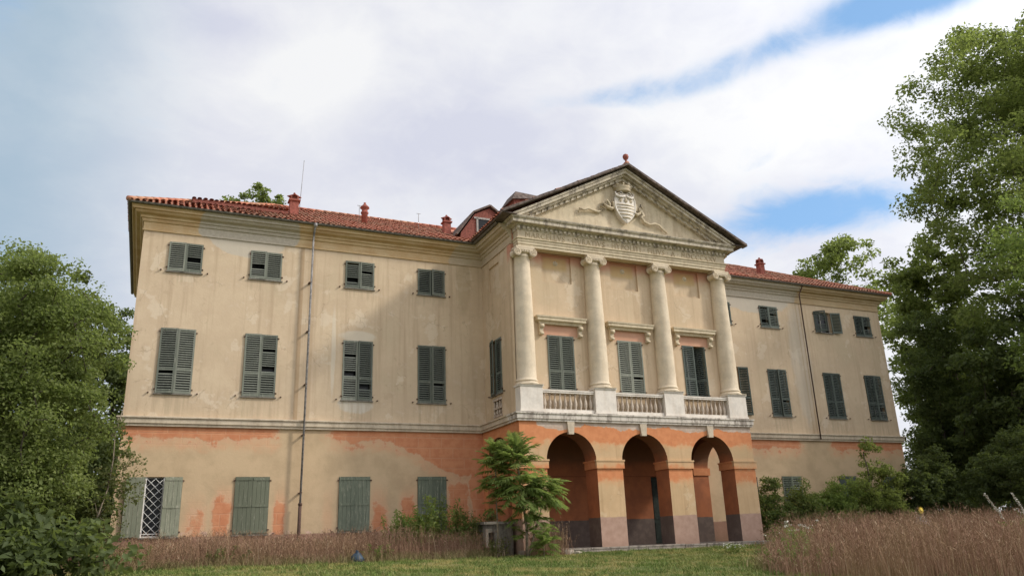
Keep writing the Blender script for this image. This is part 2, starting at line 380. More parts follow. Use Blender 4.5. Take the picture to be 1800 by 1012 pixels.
M_STEP = stone_mat('step_stone', (0.36, 0.31, 0.26), (0.12, 0.10, 0.085), 0.8)
M_GREY = stone_mat('grey_stone', (0.24, 0.215, 0.18), (0.06, 0.055, 0.045), 0.95, 3)

def cornice_mat():
    m, g, b = mat('ochre_cornice'); x, y, z = g.xyz(); a = g.noise(1.0, 6, 0.65); f = g.noise(9, 5, 0.7)
    s_ = g.noise(1.0, 5, 0.6, stretch=(0.8, 0.8, 7)); wob = (a - .5) * 1.5
    c = g.mix(a.sm(0.35, 0.65), (0.61, 0.455, 0.265), (0.54, 0.365, 0.185))
    c = g.mix(s_.sm(0.45, 0.7) * 0.6, c, (0.44, 0.275, 0.135))
    c = g.mix(f.sm(0.5, 0.75) * 0.4, c, (0.66, 0.55, 0.38))
    grey = ((ell(x, z, -15.95, 12.95, 2.0, 1.2) + wob * 0.3).sm(1.05, 0.95)).max((ell(x, z, 10.6, 13.0, 2.9, 1.4) + wob * 0.5).sm(1.05, 0.9)).max((ell(x, z, -6.2, 12.6, 1.1, 0.9) + wob).sm(1.0, 0.8) * 0.6)
    c = g.mix(grey * 0.85, c, g.mix(f.sm(0.35, 0.65), (0.50, 0.46, 0.39), (0.41, 0.375, 0.31)))
    c = g.mix((x.sm(12.5, 14.0)) * 0.4, c, (0.38, 0.31, 0.21))
    setc(g, b, c, 0.9, f + a, 0.015, 0.4); return m
M_CORN = cornice_mat()

def shutter_mat(name, a_, b_, wear, wearc):
    m, g, b = mat(name); n = g.noise(3.0, 6, 0.7); gr = g.noise(4.0, 7, 0.8, stretch=(5, 5, 0.55)); oi = g.n('ShaderNodeObjectInfo'); r = X(m.node_tree, oi.outputs['Random'])
    c = g.mix((n * 0.5 + r * 0.9).sm(0.3, 1.1), tuple(q * 0.82 for q in a_), tuple(q * 1.12 for q in b_))
    c = g.mix((gr + (r - 0.5) * 0.08).sm(0.52, 0.66) * wear, c, wearc)
    c = g.mix(gr.sm(0.42, 0.32) * 0.5, c, tuple(v * 0.5 for v in a_))
    setc(g, b, c, 0.75, gr, 0.004, 0.5); return m
M_SH = shutter_mat('louvre_paint', (0.15, 0.165, 0.133), (0.205, 0.215, 0.175), 0.7, (0.36, 0.355, 0.29))
M_SHD = shutter_mat('dark_louvre_paint', (0.09, 0.11, 0.095), (0.12, 0.14, 0.12), 0.5, (0.22, 0.23, 0.19))
M_SHG = shutter_mat('worn_board_paint', (0.18, 0.195, 0.135), (0.25, 0.255, 0.185), 0.9, (0.44, 0.42, 0.33))
M_SHG2 = shutter_mat('dull_board_paint', (0.125, 0.15, 0.11), (0.175, 0.195, 0.14), 0.85, (0.36, 0.36, 0.27))

def simple(name, c, rough=0.7, var=0.25, metal=0.0, sc=8):
    m, g, b = mat(name); n = g.noise(sc, 5, 0.65)
    setc(g, b, g.mix(n.sm(0.3, 0.7), tuple(v * (1 - var) for v in c), tuple(v * (1 + var) for v in c)), rough, n, 0.004, 0.3); b.inputs['Metallic'].default_value = metal; return m
M_PIPE = simple('zinc_pipe', (0.30, 0.285, 0.28), 0.5, 0.4, 0.1); M_SILL = simple('grey_slate_sill', (0.20, 0.18, 0.15), 0.8, 0.3)
M_IRON = simple('rusty_iron', (0.10, 0.06, 0.045), 0.8)
M_GUT = simple('gutter_metal', (0.16, 0.145, 0.12), 0.6, 0.4, 0.2)
M_GLASS = simple('dark_pane', (0.012, 0.013, 0.014), 0.25, 0.3)
M_LATT = simple('white_lattice_paint', (0.68, 0.67, 0.64), 0.5, 0.1)
M_FRAME = simple('grey_window_frame', (0.33, 0.32, 0.29), 0.6, 0.15)
M_BRICK = simple('dormer_brick', (0.22, 0.08, 0.06), 0.9, 0.35, sc=12)
M_POT = simple('terracotta_stack', (0.29, 0.095, 0.07), 0.85, 0.3, sc=9)
M_DOOR = simple('dark_green_door', (0.022, 0.030, 0.024), 0.6, 0.3)
M_CURT = simple('pale_curtain', (0.5, 0.47, 0.44), 0.9, 0.1)

def tile_mat():
    m, g, b = mat('roof_tiles'); x, y, z = g.xyz(); a = g.noise(0.7, 5, 0.6); f = g.noise(5.0, 3, 0.6)
    isl = X(m.node_tree, g.n('ShaderNodeNewGeometry').outputs['Random Per Island'])
    c = g.mix(isl, (0.40, 0.135, 0.085), (0.52, 0.215, 0.13)); c = g.mix(isl.sm(0.8, 1.0) * 0.6, c, (0.30, 0.09, 0.06))
    c = g.mix((a * 0.7 + f * 0.4).sm(0.48, 0.68) * 0.7, c, (0.38, 0.245, 0.15)); c = g.mix(f.sm(0.60, 0.75) * 0.6, c, (0.19, 0.125, 0.09))
    setc(g, b, c, 0.85, f, 0.01, 0.4); return m
M_TILE = tile_mat()
M_TILED = simple('dark_tile_edge', (0.13, 0.10, 0.085), 0.9, 0.45, sc=5)

# ------------------------------------------------------------------ ground shape
def sstep(t): t = np.clip(t, 0, 1); return t * t * (3 - 2 * t)
def gz(x, y):
    x = np.asarray(x, dtype=float); y = np.asarray(y, dtype=float)
    base = -0.10 - 0.08 * sstep((x + 15) / 8)
    t = np.clip((-4.6 - y) / 28.0, 0, 1.25)
    bump = 0.035 * np.sin(x * 0.9 + 1.3) * np.cos(y * 0.7) + 0.02 * np.sin(x * 2.3 + y * 1.9)
    return base - 1.1 * t + bump * np.clip((-4.3 - y) / 2.0, 0, 1)

# ------------------------------------------------------------------ the villa
XL, XR = -19.93, 19.75
BACK = 11.9
villa = link('villa', None); tag(villa, 'two-winged beige and orange villa with columned portico and pediment', 'villa')

def PF(Y): return lambda u, z, d: (u, Y + d, z)                # faces -Y
def PLft(Xc): return lambda u, z, d: (Xc + d, -u, z)           # faces -X, u = -Y
def PRgt(Xc): return lambda u, z, d: (Xc - d, u, z)            # faces +X, u = +Y
def wall_holes(mb, P, u0, u1, z0, z1, holes, mi=0, rmi=0):
    us = sorted({u0, u1, *[h[0] for h in holes], *[h[1] for h in holes]}); zs = sorted({z0, z1, *[h[2] for h in holes], *[h[3] for h in holes]})
    for i in range(len(us) - 1):
        for j in range(len(zs) - 1):
            uc, zc = (us[i] + us[i + 1]) / 2, (zs[j] + zs[j + 1]) / 2
            if any(h[0] < uc < h[1] and h[2] < zc < h[3] for h in holes): continue
            mb.quad(P(us[i], zs[j], 0), P(us[i + 1], zs[j], 0), P(us[i + 1], zs[j + 1], 0), P(us[i], zs[j + 1], 0), mi)
    for h in holes:
        a, b, c, d, dep = h[:5]
        mb.quad(P(a, c, 0), P(a, d, 0), P(a, d, dep), P(a, c, dep), rmi); mb.quad(P(b, d, 0), P(b, c, 0), P(b, c, dep), P(b, d, dep), rmi)
        mb.quad(P(b, c, 0), P(a, c, 0), P(a, c, dep), P(b, c, dep), rmi); mb.quad(P(a, d, 0), P(b, d, 0), P(b, d, dep), P(a, d, dep), rmi)
        if len(h) > 5: mb.quad(P(a, c, dep), P(b, c, dep), P(b, d, dep), P(a, d, dep), mi)
def arcade(mb, P, u0, u1, z0, z1, arches, zs, th, seg=20, fmi=0, bmi=1):
    e = [u0]
    for c, r in arches: e += [c - r, c + r]
    e.append(u1)
    for D, rev, mi in ((0, False, fmi), (th, True, bmi)):
        def q(a, b, c, d): mb.quad(*([d, c, b, a] if rev else [a, b, c, d]), mi)
        for i in range(0, len(e), 2): q(P(e[i], z0, D), P(e[i + 1], z0, D), P(e[i + 1], z1, D), P(e[i], z1, D))
        for c, r in arches:
            for k in range(seg):
                a0, a1 = math.pi * (1 - k / seg), math.pi * (1 - (k + 1) / seg)
                ua, za, ub, zb = c + r * math.cos(a0), zs + r * math.sin(a0), c + r * math.cos(a1), zs + r * math.sin(a1)
                q(P(ua, za, D), P(ub, zb, D), P(ub, z1, D), P(ua, z1, D))
    for c, r in arches:
        pts = [(c - r, z0), (c - r, zs)] + [(c + r * math.cos(math.pi * (1 - k / seg)), zs + r * math.sin(math.pi * (1 - k / seg))) for k in range(1, seg)] + [(c + r, zs), (c + r, z0)]
        for (ua, za), (ub, zb) in zip(pts, pts[1:]): mb.quad(P(ua, za, 0), P(ub, zb, 0), P(ub, zb, th), P(ua, za, th), bmi)

# storeys
HW = 0.63
FLOORS = {'top': (10.914, 12.131), 'main': (6.084, 8.608), 'ground': (0.928, 3.027)}
for sgn, x0, x1, nm in ((-1, XL, -5.6, 'left_wing_wall'), (1, 5.6, XR, 'right_wing_wall')):
    mb = MB(); holes = []
    for a in AX:
        cx = a if sgn < 0 else -a
        for z0, z1 in FLOORS.values(): holes.append((cx - HW, cx + HW, z0, z1, 0.24))
    wall_holes(mb, PF(0), x0, x1, -0.5, 13.2, holes)
    if sgn < 0: wall_holes(mb, PLft(XL), -BACK, 0.0, -0.5, 13.2, [])
    else: wall_holes(mb, PRgt(XR), 0.0, BACK, -0.5, 13.2, [])
    mb.build(nm, M_WING, villa)
mb = MB(); mb.quad((XR, BACK, -.5), (XL, BACK, -.5), (XL, BACK, 13.2), (XR, BACK, 13.2)); mb.build('rear_wall', M_WING, villa)

# portico, upper storey
UY = -3.30
mb = MB(); holes = []
for cx in (-3.44, 0, 3.44):
    holes.append((cx - HW, cx + HW, 6.15, 8.58, 0.24)); holes.append((cx - 0.72, cx + 0.72, 10.95, 12.2, 0.09, 1))
wall_holes(mb, PF(UY), -5.6, 5.6, 5.15, 13.2, holes)
for s in (-1, 1):
    P = PLft(-5.6) if s < 0 else PRgt(5.6)
    fl = (lambda a, b: (a, b)) if s < 0 else (lambda a, b: (-b, -a))
    w0, w1 = fl(0.80, 1.98); p0, p1 = fl(0.85, 1.95); l0, l1 = fl(0.0, 3.3)
    wall_holes(mb, P, l0, l1, 5.15, 13.2, [(w0, w1, 6.32, 8.72, 0.24), (p0, p1, 11.0, 12.15, 0.07, 1), (p0 + .1, p1 - .1, 5.36, 6.18, 0.10, 1)])
mb.build('portico_wall', M_PORT, villa)
# narrow corner strips of the portico sides
for s in (-1, 1):
    mb = MB(); mb.box(*sorted((s * 5.602, s * 5.68)), -3.36, -2.95, 5.22, 12.45); mb.build('corner_pilaster', M_PORT, villa)

# arcade
AY = -3.78; ZSP = 3.33
mb = MB()
arcade(mb, PF(AY), -5.75, 5.75, -0.5, 4.95, [(-3.47, 1.13), (0, 1.13), (3.47, 1.13)], ZSP, 0.95)
for s in (-1, 1):
    P = PLft(-5.75) if s < 0 else PRgt(5.75); u0, u1 = (0.0, 3.78) if s < 0 else (-3.78, 0.0); c = 1.65 if s < 0 else -1.65
    arcade(mb, P, u0, u1, -0.5, 4.95, [(c, 1.2)], 3.27, 0.9)
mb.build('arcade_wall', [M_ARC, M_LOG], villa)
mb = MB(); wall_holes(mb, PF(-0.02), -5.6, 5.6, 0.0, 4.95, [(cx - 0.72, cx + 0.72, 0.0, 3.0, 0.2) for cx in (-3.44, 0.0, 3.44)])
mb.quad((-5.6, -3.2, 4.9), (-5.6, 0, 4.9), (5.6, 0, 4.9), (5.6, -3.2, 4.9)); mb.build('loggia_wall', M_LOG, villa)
mb = MB(); mb.quad((-5.6, -3.7, 0.002), (5.6, -3.7, 0.002), (5.6, 0.2, 0.002), (-5.6, 0.2, 0.002)); mb.build('loggia_floor', M_STEP, villa)
for cx in (-3.44, 0.0, 3.44):
    mb = MB(); y = 0.10
    for k in (0, 1):
        a = cx - 0.70 + k * 0.705; mb.box(a, a + 0.695, y, y + 0.05, 0.03, 2.98)
        for z0, z1 in ((0.2, 0.95), (1.1, 2.0), (2.12, 2.85)):
            mb.box(a + 0.1, a + 0.6, y - 0.018, y + 0.002, z0, z1)
    d = mb.build('door', M_DOOR, villa)
    mb = MB(); mb.lathe([(0.02, 0), (0.035, -0.03), (0.02, -0.06)], cx + 0.06, y, 1.05, 8, axis='y'); mb.build('handle', M_IRON, d)
# imposts, keystones
for a, b in ((-5.75, -4.60), (-2.34, -1.13), (1.13, 2.34), (4.60, 5.75)):
    mb = MB(); e0 = 0.07; oL = 0.07 if a == -5.75 else 0.05; oR = 0.07 if b == 5.75 else 0.05
    mb.box(a - oL, b + oR, AY - e0, AY + (0.95 if abs(a) < 5 and abs(b) < 5 else 1.0), 3.02, 3.30); mb.box(a - oL - .025, b + oR + .025, AY - e0 - .025, AY + 1.02, 3.30, 3.365)
    mb.build('impost', M_ARC, villa)
for cx in (-3.47, 0, 3.47):
    mb = MB(); mb.prism([(cx - 0.12, 4.36), (cx + 0.12, 4.36), (cx + 0.17, 4.85), (cx - 0.17, 4.85)], AY - 0.09, AY + 0.05); mb.build('keystone', M_STRING, villa)
for s in (-1, 1):
    for y0, y1 in ((-0.45, 0.0), ):
        mb = MB(); mb.box(*sorted((s * 4.85, s * 5.83)), y0 - .05, y1 - 0.01, 3.02, 3.36); mb.build('impost', M_ARC, villa)

# string course
prof = [(-0.05, 4.85), (0.10, 4.85), (0.10, 4.93), (0.15, 4.95), (0.15, 5.12), (0.20, 5.14), (0.20, 5.185), (0.02, 5.225), (-0.05, 5.225)]
for nm, path in (('string_course', [(XL, BACK), (XL, 0), (-5.75, 0)]), ('string_course', [(5.75, 0), (XR, 0), (XR, BACK)])):
    mb = MB(); mb.sweep(path, prof); mb.build(nm, M_STRING, villa)
for s in (-1, 1):
    mb = MB(); path = [(-5.75, 0.0), (-5.75, -3.0)] if s < 0 else [(5.75, -3.0), (5.75, 0.0)]
    mb.sweep(path, prof); mb.build('string_course', M_STRING, villa)
mb = MB(); mb.sweep([(-5.75, -3.0), (-5.75, -3.78), (5.75, -3.78), (5.75, -3.0)], [(-0.6, 4.86), (0.09, 4.86), (0.09, 4.93), (0.13, 4.95), (0.13, 5.12), (0.17, 5.14), (0.17, 5.20), (0.0, 5.225), (-0.6, 5.225)])
mb.build('balcony_slab', M_BALC, villa)

# wing cornice with gutter, wrapping the portico sides
cprof = [(-0.05, 12.50), (0.05, 12.50), (0.05, 12.56), (0.025, 12.58), (0.025, 12.85), (0.07, 12.87), (0.10, 12.93), (0.10, 12.98), (0.16, 13.0), (0.175, 13.08), (0.20, 13.10), (0.32, 13.13), (0.37, 13.17), (0.385, 13.22), (0.40, 13.22), (0.47, 13.235), (0.47, 13.30), (0.52, 13.36), (0.52, 13.40), (-0.05, 13.40)]
for path in ([(XL, BACK), (XL, 0), (-5.6, 0), (-5.6, -3.32)], [(5.6, -3.32), (5.6, 0), (XR, 0), (XR, BACK)]):
    mb = MB(); mb.sweep(path, cprof); mb.build('cornice', M_CORN, villa)
    gp = [(0.595 + 0.07 * math.cos(t), 13.435 + 0.07 * math.sin(t)) for t in np.linspace(math.pi, 2 * math.pi, 7)] + [(0.66, 13.445), (0.655, 13.42), (0.595, 13.385), (0.535, 13.42), (0.53, 13.445)]
    mb = MB(); mb.sweep(path, gp); mb.build('gutter', M_GUT, villa)

# pediment
m_ = 0.522; ZA = 16.62
mb = MB()
eprof = [(-0.4, 12.25), (0, 12.25), (0, 12.375), (0.028, 12.38), (0.028, 12.50), (0.055, 12.505), (0.055, 12.585), (0.10, 12.61), (0.10, 12.645), (0.02, 12.66), (0.02, 13.0), (-0.4, 13.0)]
mb.sweep([(-5.45, -3.2), (-5.45, -3.76), (5.45, -3.76), (5.45, -3.2)], eprof)
mb.build('entablature', M_STONE, villa)
mb = MB()
hprof = [(-0.4, 13.003), (0.05, 13.003), (0.06, 13.03), (0.06, 13.17), (0.14, 13.19), (0.16, 13.22), (0.36, 13.225), (0.37, 13.25), (0.37, 13.38), (0.42, 13.40), (0.46, 13.46), (0.47, 13.50), (-0.4, 13.55)]
mb.sweep([(-5.45, -3.2), (-5.45, -3.76), (5.45, -3.76), (5.45, -3.2)], hprof)
k = -5.45
while k < 5.46:
    mb.box(k - 0.055, k + 0.055, -3.76 - 0.135, -3.76 - 0.05, 13.045, 13.165); k += 0.222
mb.build('horizontal_cornice', M_RAKE, villa)
mb = MB(); mb.prism([(-5.6, 13.45), (5.6, 13.45), (0, ZA - 0.30 + 0.0)], -3.70, -3.35); mb.build('tympanum', M_STONE, villa)
def chevron(a, b, zc=13.51):
    xo, xi = (ZA + a - zc) / m_, (ZA - b - zc) / m_
    return [(-xo, zc), (-xi, zc), (0, ZA - b), (xi, zc), (xo, zc), (0, ZA + a)]
mb = MB()
for a, b, yf in ((0.0, 0.10, -4.23), (-0.098, 0.24, -4.17), (-0.238, 0.33, -4.02), (-0.328, 0.47, -3.86)):
    P_ = chevron(a, b)
    mb.prism([P_[0], P_[1], P_[2], P_[5]], yf, -3.4); mb.prism([P_[5], P_[2], P_[3], P_[4]], yf, -3.4)
for s in (-1, 1):
    k = 0.35
    while k < 5.0:
        zt = ZA - 0.335 - m_ * k; x = s * k
        mb.prism([(x - 0.06, zt - 0.14 - s * (-0.06) * m_), (x + 0.06, zt - 0.14 - s * 0.06 * m_), (x + 0.06, zt - s * 0.06 * m_), (x - 0.06, zt + s * 0.06 * m_)], -3.91, -3.85); k += 0.30
mb.build('raking_cornice', M_RAKE, villa)

# ------------------------------------------------------------------ roofs
KS = 0.515; EZ, EY = 13.455, -0.66
cs = 1 / math.hypot(1, KS); SL = math.hypot(1, KS)
RY = 5.55; RZ = EZ + KS * (RY - EY); HX = RY - EY
ex0, ex1 = XL - 0.66, XR + 0.66
roof = MB()
roof.add([(ex0, EY, EZ), (ex1, EY, EZ), (ex1 - HX, RY, RZ), (ex0 + HX, RY, RZ), (ex0, 2 * RY - EY, EZ), (ex1, 2 * RY - EY, EZ)], [(0, 1, 2, 3), (0, 3, 4), (1, 5, 2), (3, 2, 5, 4), (0, 4, 5, 1)])
PZ = 16.76; PK = (PZ - 13.53) / 6.40
roof.add([(-6.40, -4.42, 13.53), (0, -4.42, PZ), (0, RY, PZ), (-6.40, RY, 13.53), (6.40, -4.42, 13.53), (6.40, RY, 13.53)], [(0, 1, 2, 3), (1, 4, 5, 2)])
roof_o = roof.build('roof', M_TILE, villa)
def tiles(mb, O, A, S, N, smin, smax, t0f, t1f, w=0.225, L=0.42, rnd=random.Random(3)):
    O, A, S, N = Vector(O), Vector(A), Vector(S).normalized(), Vector(N).normalized()
    s_ = smin + w / 2
    while s_ < smax:
        t = t0f(s_); t1 = t1f(s_)
        while t < t1 - 0.1:
            te = min(t + L + 0.05, t1); r = 0.088 * (0.93 + 0.14 * rnd.random()); j = (rnd.random() - 0.5) * 0.035; lf = 0.022 + rnd.random() * 0.02
            vs = []
            for tt, rr, up in ((t, r, lf), (te, r * 0.85, 0.004)):
                for k in range(5):
                    a = math.pi * k / 4; vs.append(O + A * (s_ + j + rr * math.cos(a)) + S * tt + N * (up + rr * 0.58 * math.sin(a)))
            mb.add(vs, [(i + 1, i, i + 5, i + 6) for i in range(4)], 0, True); t += L
        s_ += w
mb = MB(); nF = (0, -KS, 1)
hipL = lambda X_: min(RY - EY, X_ - ex0) * SL
hipR = lambda X_: min(RY - EY, ex1 - X_) * SL
tiles(mb, (0, EY - 0.04, EZ - 0.02), (1, 0, 0), (0, 1, KS), nF, ex0, -5.9, lambda s_: 0, hipL)
tiles(mb, (0, EY - 0.04, EZ - 0.02), (1, 0, 0), (0, 1, KS), nF, 5.9, ex1, lambda s_: 0, hipR)
tiles(mb, (ex0, 0, EZ - 0.02), (0, -1, 0), (1, 0, KS), (-KS, 0, 1), -3.0, -EY, lambda s_: 0, lambda s_: min(HX, -s_ - EY) * SL)
tiles(mb, (-6.42, 0, 13.51), (0, -1, 0), (1, 0, PK), (-PK, 0, 1), -3.0, 4.42, lambda s_: 0, lambda s_: 6.42 * math.hypot(1, PK))
tiles(mb, (6.42, 0, 13.51), (0, 1, 0), (-1, 0, PK), (PK, 0, 1), -4.42, 3.0, lambda s_: 0, lambda s_: 6.42 * math.hypot(1, PK))
t_o = mb.build('roof_tiles', M_TILE, roof_o); tag(t_o, kind='stuff')
mb = MB()
def ridge(a, b, r=0.11):
    a, b = Vector(a), Vector(b); n = int((b - a).length / 0.4)
    for i in range(n):
        p, q = a.lerp(b, i / n), a.lerp(b, (i + 1.12) / n); mb.tube([p, q], [r, r * 0.88], 8)
ridge((ex0 + HX, RY, RZ + .02), (ex1 - HX, RY, RZ + .02)); ridge((ex0, EY, EZ + .03), (ex0 + HX, RY, RZ + .03)); ridge((ex1, EY, EZ + .03), (ex1 - HX, RY, RZ + .03)); ridge((0, -4.42, PZ + .02), (0, RY, PZ + .02))
tag(mb.build('ridge_tiles', M_TILE, roof_o), kind='stuff')
# dark tile edge over the raking cornice
mb = MB()
for s in (-1, 1):
    n = 26
    for i in range(n):
        x0, x1 = 6.42 * i / n, 6.42 * (i + 1.0) / n; z0, z1 = PZ - PK * x0, PZ - PK * x1; d = 0.015 * math.sin(i * 5.3)
        P_ = [(s * x0, z0 - 0.085), (s * x1, z1 - 0.085), (s * x1, z1 + 0.03 + d), (s * x0, z0 + 0.03 + d)]
        mb.prism(P_ if s > 0 else P_[::-1], -4.47 + d, -4.1)
mb.build('tile_verge', M_TILED, roof_o)
mb = MB(); mb.lathe([(0.10, 0), (0.11, 0.06), (0.05, 0.10), (0.045, 0.20), (0.11, 0.26), (0.145, 0.36), (0.12, 0.46), (0.05, 0.51)], 0, -4.30, PZ + 0.02, 12); mb.build('finial', M_POT, roof_o)
# eave board under the tiles along the portico sides
for s in (-1, 1):
    mb = MB(); mb.box(*sorted((s * 5.7, s * 6.36)), -4.30, -0.2, 13.47, 13.515); mb.build('eave_board', M_TILED, roof_o)

# chimney stacks
def roof_z(y): return EZ + KS * (y - EY)
def chimney(x, y, h, w, kind):
    z = roof_z(y) - 0.12; mb = MB()
    if kind == 'square':
        mb.box(x - w, x + w, y - w, y + w, z, z + h * 0.62); mb.box(x - w * 1.35, x + w * 1.35, y - w * 1.35, y + w * 1.35, z + h * 0.62, z + h * 0.68)
        for dx_ in (-1, 1):
            for dy_ in (-1, 1): mb.box(x + dx_ * w * 0.75 - 0.035, x + dx_ * w * 0.75 + 0.035, y + dy_ * w * 0.75 - 0.035, y + dy_ * w * 0.75 + 0.035, z + h * 0.68, z + h * 0.84)
        mb.box(x - w * 0.55, x + w * 0.55, y - w * 0.55, y + w * 0.55, z + h * 0.68, z + h * 0.84)
        mb.lathe([(w * 1.75, 0), (w * 1.65, h * 0.03), (w * 0.35, h * 0.12)], x, y, z + h * 0.84, 4, smooth=False); mb.lathe([(0.03, 0), (0.06, h * 0.035), (0.03, h * 0.08)], x, y, z + h * 0.95, 8)
    else:
        mb.lathe([(w, 0), (w * 0.95, h * 0.5), (w * 1.2, h * 0.53), (w * 1.2, h * 0.58), (w * 0.9, h * 0.6), (w * 0.9, h * 0.72), (w * 1.45, h * 0.76), (w * 1.4, h * 0.80), (w * 0.4, h * 0.93), (w * 0.35, h)], x, y, z, 12)
    mb.build('chimney', M_POT, roof_o)
chimney(-13.96, 2.0, 1.16, 0.19, 'square'); chimney(-10.69, 2.0, 1.18, 0.155, 'round'); chimney(-6.59, 2.0, 1.10, 0.17, 'square'); chimney(13.1, 2.0, 1.15, 0.17, 'square')
# aerials
for x, z0, z1, lean, r in ((-13.72, 14.85, 17.6, 0.12, 0.014), (-10.95, 14.9, 15.72, 0.0, 0.012), (-8.03, 14.9, 15.72, 0.0, 0.014)):
    mb = MB(); mb.tube([(x, 2.0, z0), (x + lean, 2.0, z1)], r, 6)
    if z1 < 16: mb.tube([(x - 0.1, 2.0, z1 - 0.02), (x + 0.1, 2.0, z1 - 0.02)], 0.012, 5)
    mb.build('aerial', M_PIPE, roof_o)
# low shed dormer on the left wing
mb = MB(); xa, xb, ya = -18.25, -14.3, 1.25; zr = roof_z(ya)
mb.add([(xa, ya, zr - .05), (xb, ya, zr - .05), (xb, ya, zr + 0.20), (xa, ya, zr + 0.22), (xa, ya + 1.2, roof_z(ya + 1.2) - .02), (xb, ya + 1.2, roof_z(ya + 1.2) - .02)], [(0, 1, 2, 3), (0, 3, 4), (1, 5, 2), (3, 2, 5, 4)])
sd = mb.build('shed_dormer', M_BRICK, roof_o)
mb = MB(); dz_ = 0.33
tiles(mb, (0, ya - 0.06, zr + 0.20), (1, 0, 0), (0, 1, (roof_z(ya + 1.2) - zr - 0.20) / 1.2), (0, -0.3, 1), xa - 0.05, xb + 0.05, lambda s_: 0, lambda s_: 1.3)
t2 = mb.build('roof_tiles', M_TILE, roof_o); tag(t2, kind='stuff')
# brick dormers beside the portico roof
def dormer(poly, y0, y1, win):
    mb = MB(); mb.prism(poly, y0, y1); d = mb.build('dormer', M_BRICK, roof_o); return d
dormer([(-6.45, 14.1), (-4.1, 14.1), (-4.1, 15.30), (-4.91, 15.82), (-5.68, 15.42), (-6.40, 14.38)], 0.5, 4.2, None)
mb = MB()
for (xa, za), (xb, zb) in (((-6.62, 14.20), (-5.74, 15.46)), ((-5.76, 15.44), (-4.89, 15.90)), ((-4.93, 15.90), (-4.0, 15.26))):
    dx_, dz_ = xb - xa, zb - za; l = math.hypot(dx_, dz_); nx, nz = -dz_ / l * 0.085, dx_ / l * 0.085
    mb.prism([(xa, za), (xb, zb), (xb + nx, zb + nz), (xa + nx, za + nz)], 0.36, 4.25)
mb.build('dormer_eave', M_TILED, roof_o)
mb = MB()
for x0, x1, z0, z1 in ((-5.62, -5.53, 14.3, 15.2), (-5.74, -4.86, 15.16, 15.25), (-4.95, -4.86, 14.3, 15.2)): mb.box(x0, x1, 0.44, 0.52, z0, z1)
mb.build('dormer_frame', M_FRAME, roof_o)
mb = MB(); mb.box(-5.53, -4.95, 0.48, 0.53, 14.3, 15.16); mb.build('dormer_pane', M_GLASS, roof_o)
mb = MB(); mb.prism([(-2.95, 15.2), (-1.4, 15.2), (-1.4, 17.35), (-2.95, 17.15)], 1.8, 3.2); mb.build('dormer', M_BRICK, roof_o)
mb = MB(); mb.add([(-3.1, 1.65, 17.12), (-1.2, 1.65, 17.40), (-1.2, 3.3, 17.40), (-3.1, 3.3, 17.12), (-2.75, 2.0, 17.72), (-1.5, 2.0, 17.66), (-1.5, 3.1, 17.66), (-2.75, 3.1, 17.72)], [(0, 1, 5, 4), (1, 2, 6, 5), (2, 3, 7, 6), (3, 0, 4, 7), (4, 5, 6, 7), (3, 2, 1, 0)]); mb.build('dormer_eave', M_TILED, roof_o)

# ------------------------------------------------------------------ columns, pedestals, balustrade
CY = -3.42
shaft_m = cap_m = base_m = None
def column_meshes():
    mb = MB(); prof = [(0.445, 6.55), (0.425, 6.60)]
    for i in range(11):
        t = i / 10; prof.append((0.415 - 0.075 * t ** 1.7, 6.62 + (11.82 - 6.62) * t))
    prof += [(0.365, 11.84), (0.365, 11.88), (0.335, 11.90), (0.335, 11.96)]
    mb.lathe(prof, 0, 0, 0, 28, cap=False); sh = mb.mesh('column', M_COLUMN)
    mb = MB(); mb.lathe([(0.50, 6.315), (0.515, 6.35), (0.515, 6.38), (0.49, 6.41), (0.45, 6.43), (0.445, 6.46), (0.475, 6.48), (0.48, 6.51), (0.455, 6.55)], 0, 0, 0, 28); mb.box(-0.52, 0.52, -0.50, 0.3, 6.312, 6.34); ba = mb.mesh('column_base', M_COLUMN)
    mb = MB(); mb.lathe([(0.335, 11.95), (0.39, 12.0), (0.40, 12.05)], 0, 0, 0, 24)
    mb.box(-0.43, 0.43, -0.42, 0.1, 12.17, 12.248); mb.box(-0.36, 0.36, -0.40, 0.1, 12.05, 12.17)
    for s in (-1, 1):
        cx, cz = s * 0.37, 11.985
        mb.lathe([(0.175, 0.0), (0.165, 0.12), (0.13, 0.28), (0.165, 0.45)], cx, -0.43, cz, 18, axis='y')
        # spiral raised on the volute face
        pts = []; rs = []
        for i in range(40):
            a = i / 39 * 2.3 * 2 * math.pi; r = 0.158 * (1 - 0.82 * i / 39); pts.append((cx + s * r * math.sin(a), -0.435, cz + r * math.cos(a))); rs.append(0.021 - 0.008 * i / 39)
        mb.tube(pts, rs, 5); mb.lathe([(0.032, 0), (0.02, -0.03)], cx, -0.435, cz, 8, axis='y')
    mb.box(-0.37, 0.37, -0.435, -0.3, 12.08, 12.155)
    for k in range(5): mb.lathe([(0.02, 0), (0.045, 0.03), (0.04, 0.09), (0.015, 0.12)], -0.16 + 0.08 * k, -0.39, 11.98, 6)
    ca = mb.mesh('capital', M_COLUMN); return sh, ba, ca
sh_m, ba_m, ca_m = column_meshes()
COLX = (-5.164, -1.727, 1.727, 5.164)
for cx in COLX:
    c = link('column', sh_m, villa, (cx, CY, 0)); link('capital', ca_m, c); link('column_base', ba_m, c)
    mb = MB(); mb.box(cx - 0.50, cx + 0.50, -3.845, UY, 5.30, 6.25); mb.box(cx - 0.53, cx + 0.53, -3.875, UY, 5.228, 5.30); mb.box(cx - 0.535, cx + 0.535, -3.88, UY, 6.25, 6.31); mb.build('pedestal', M_WHITE, villa)
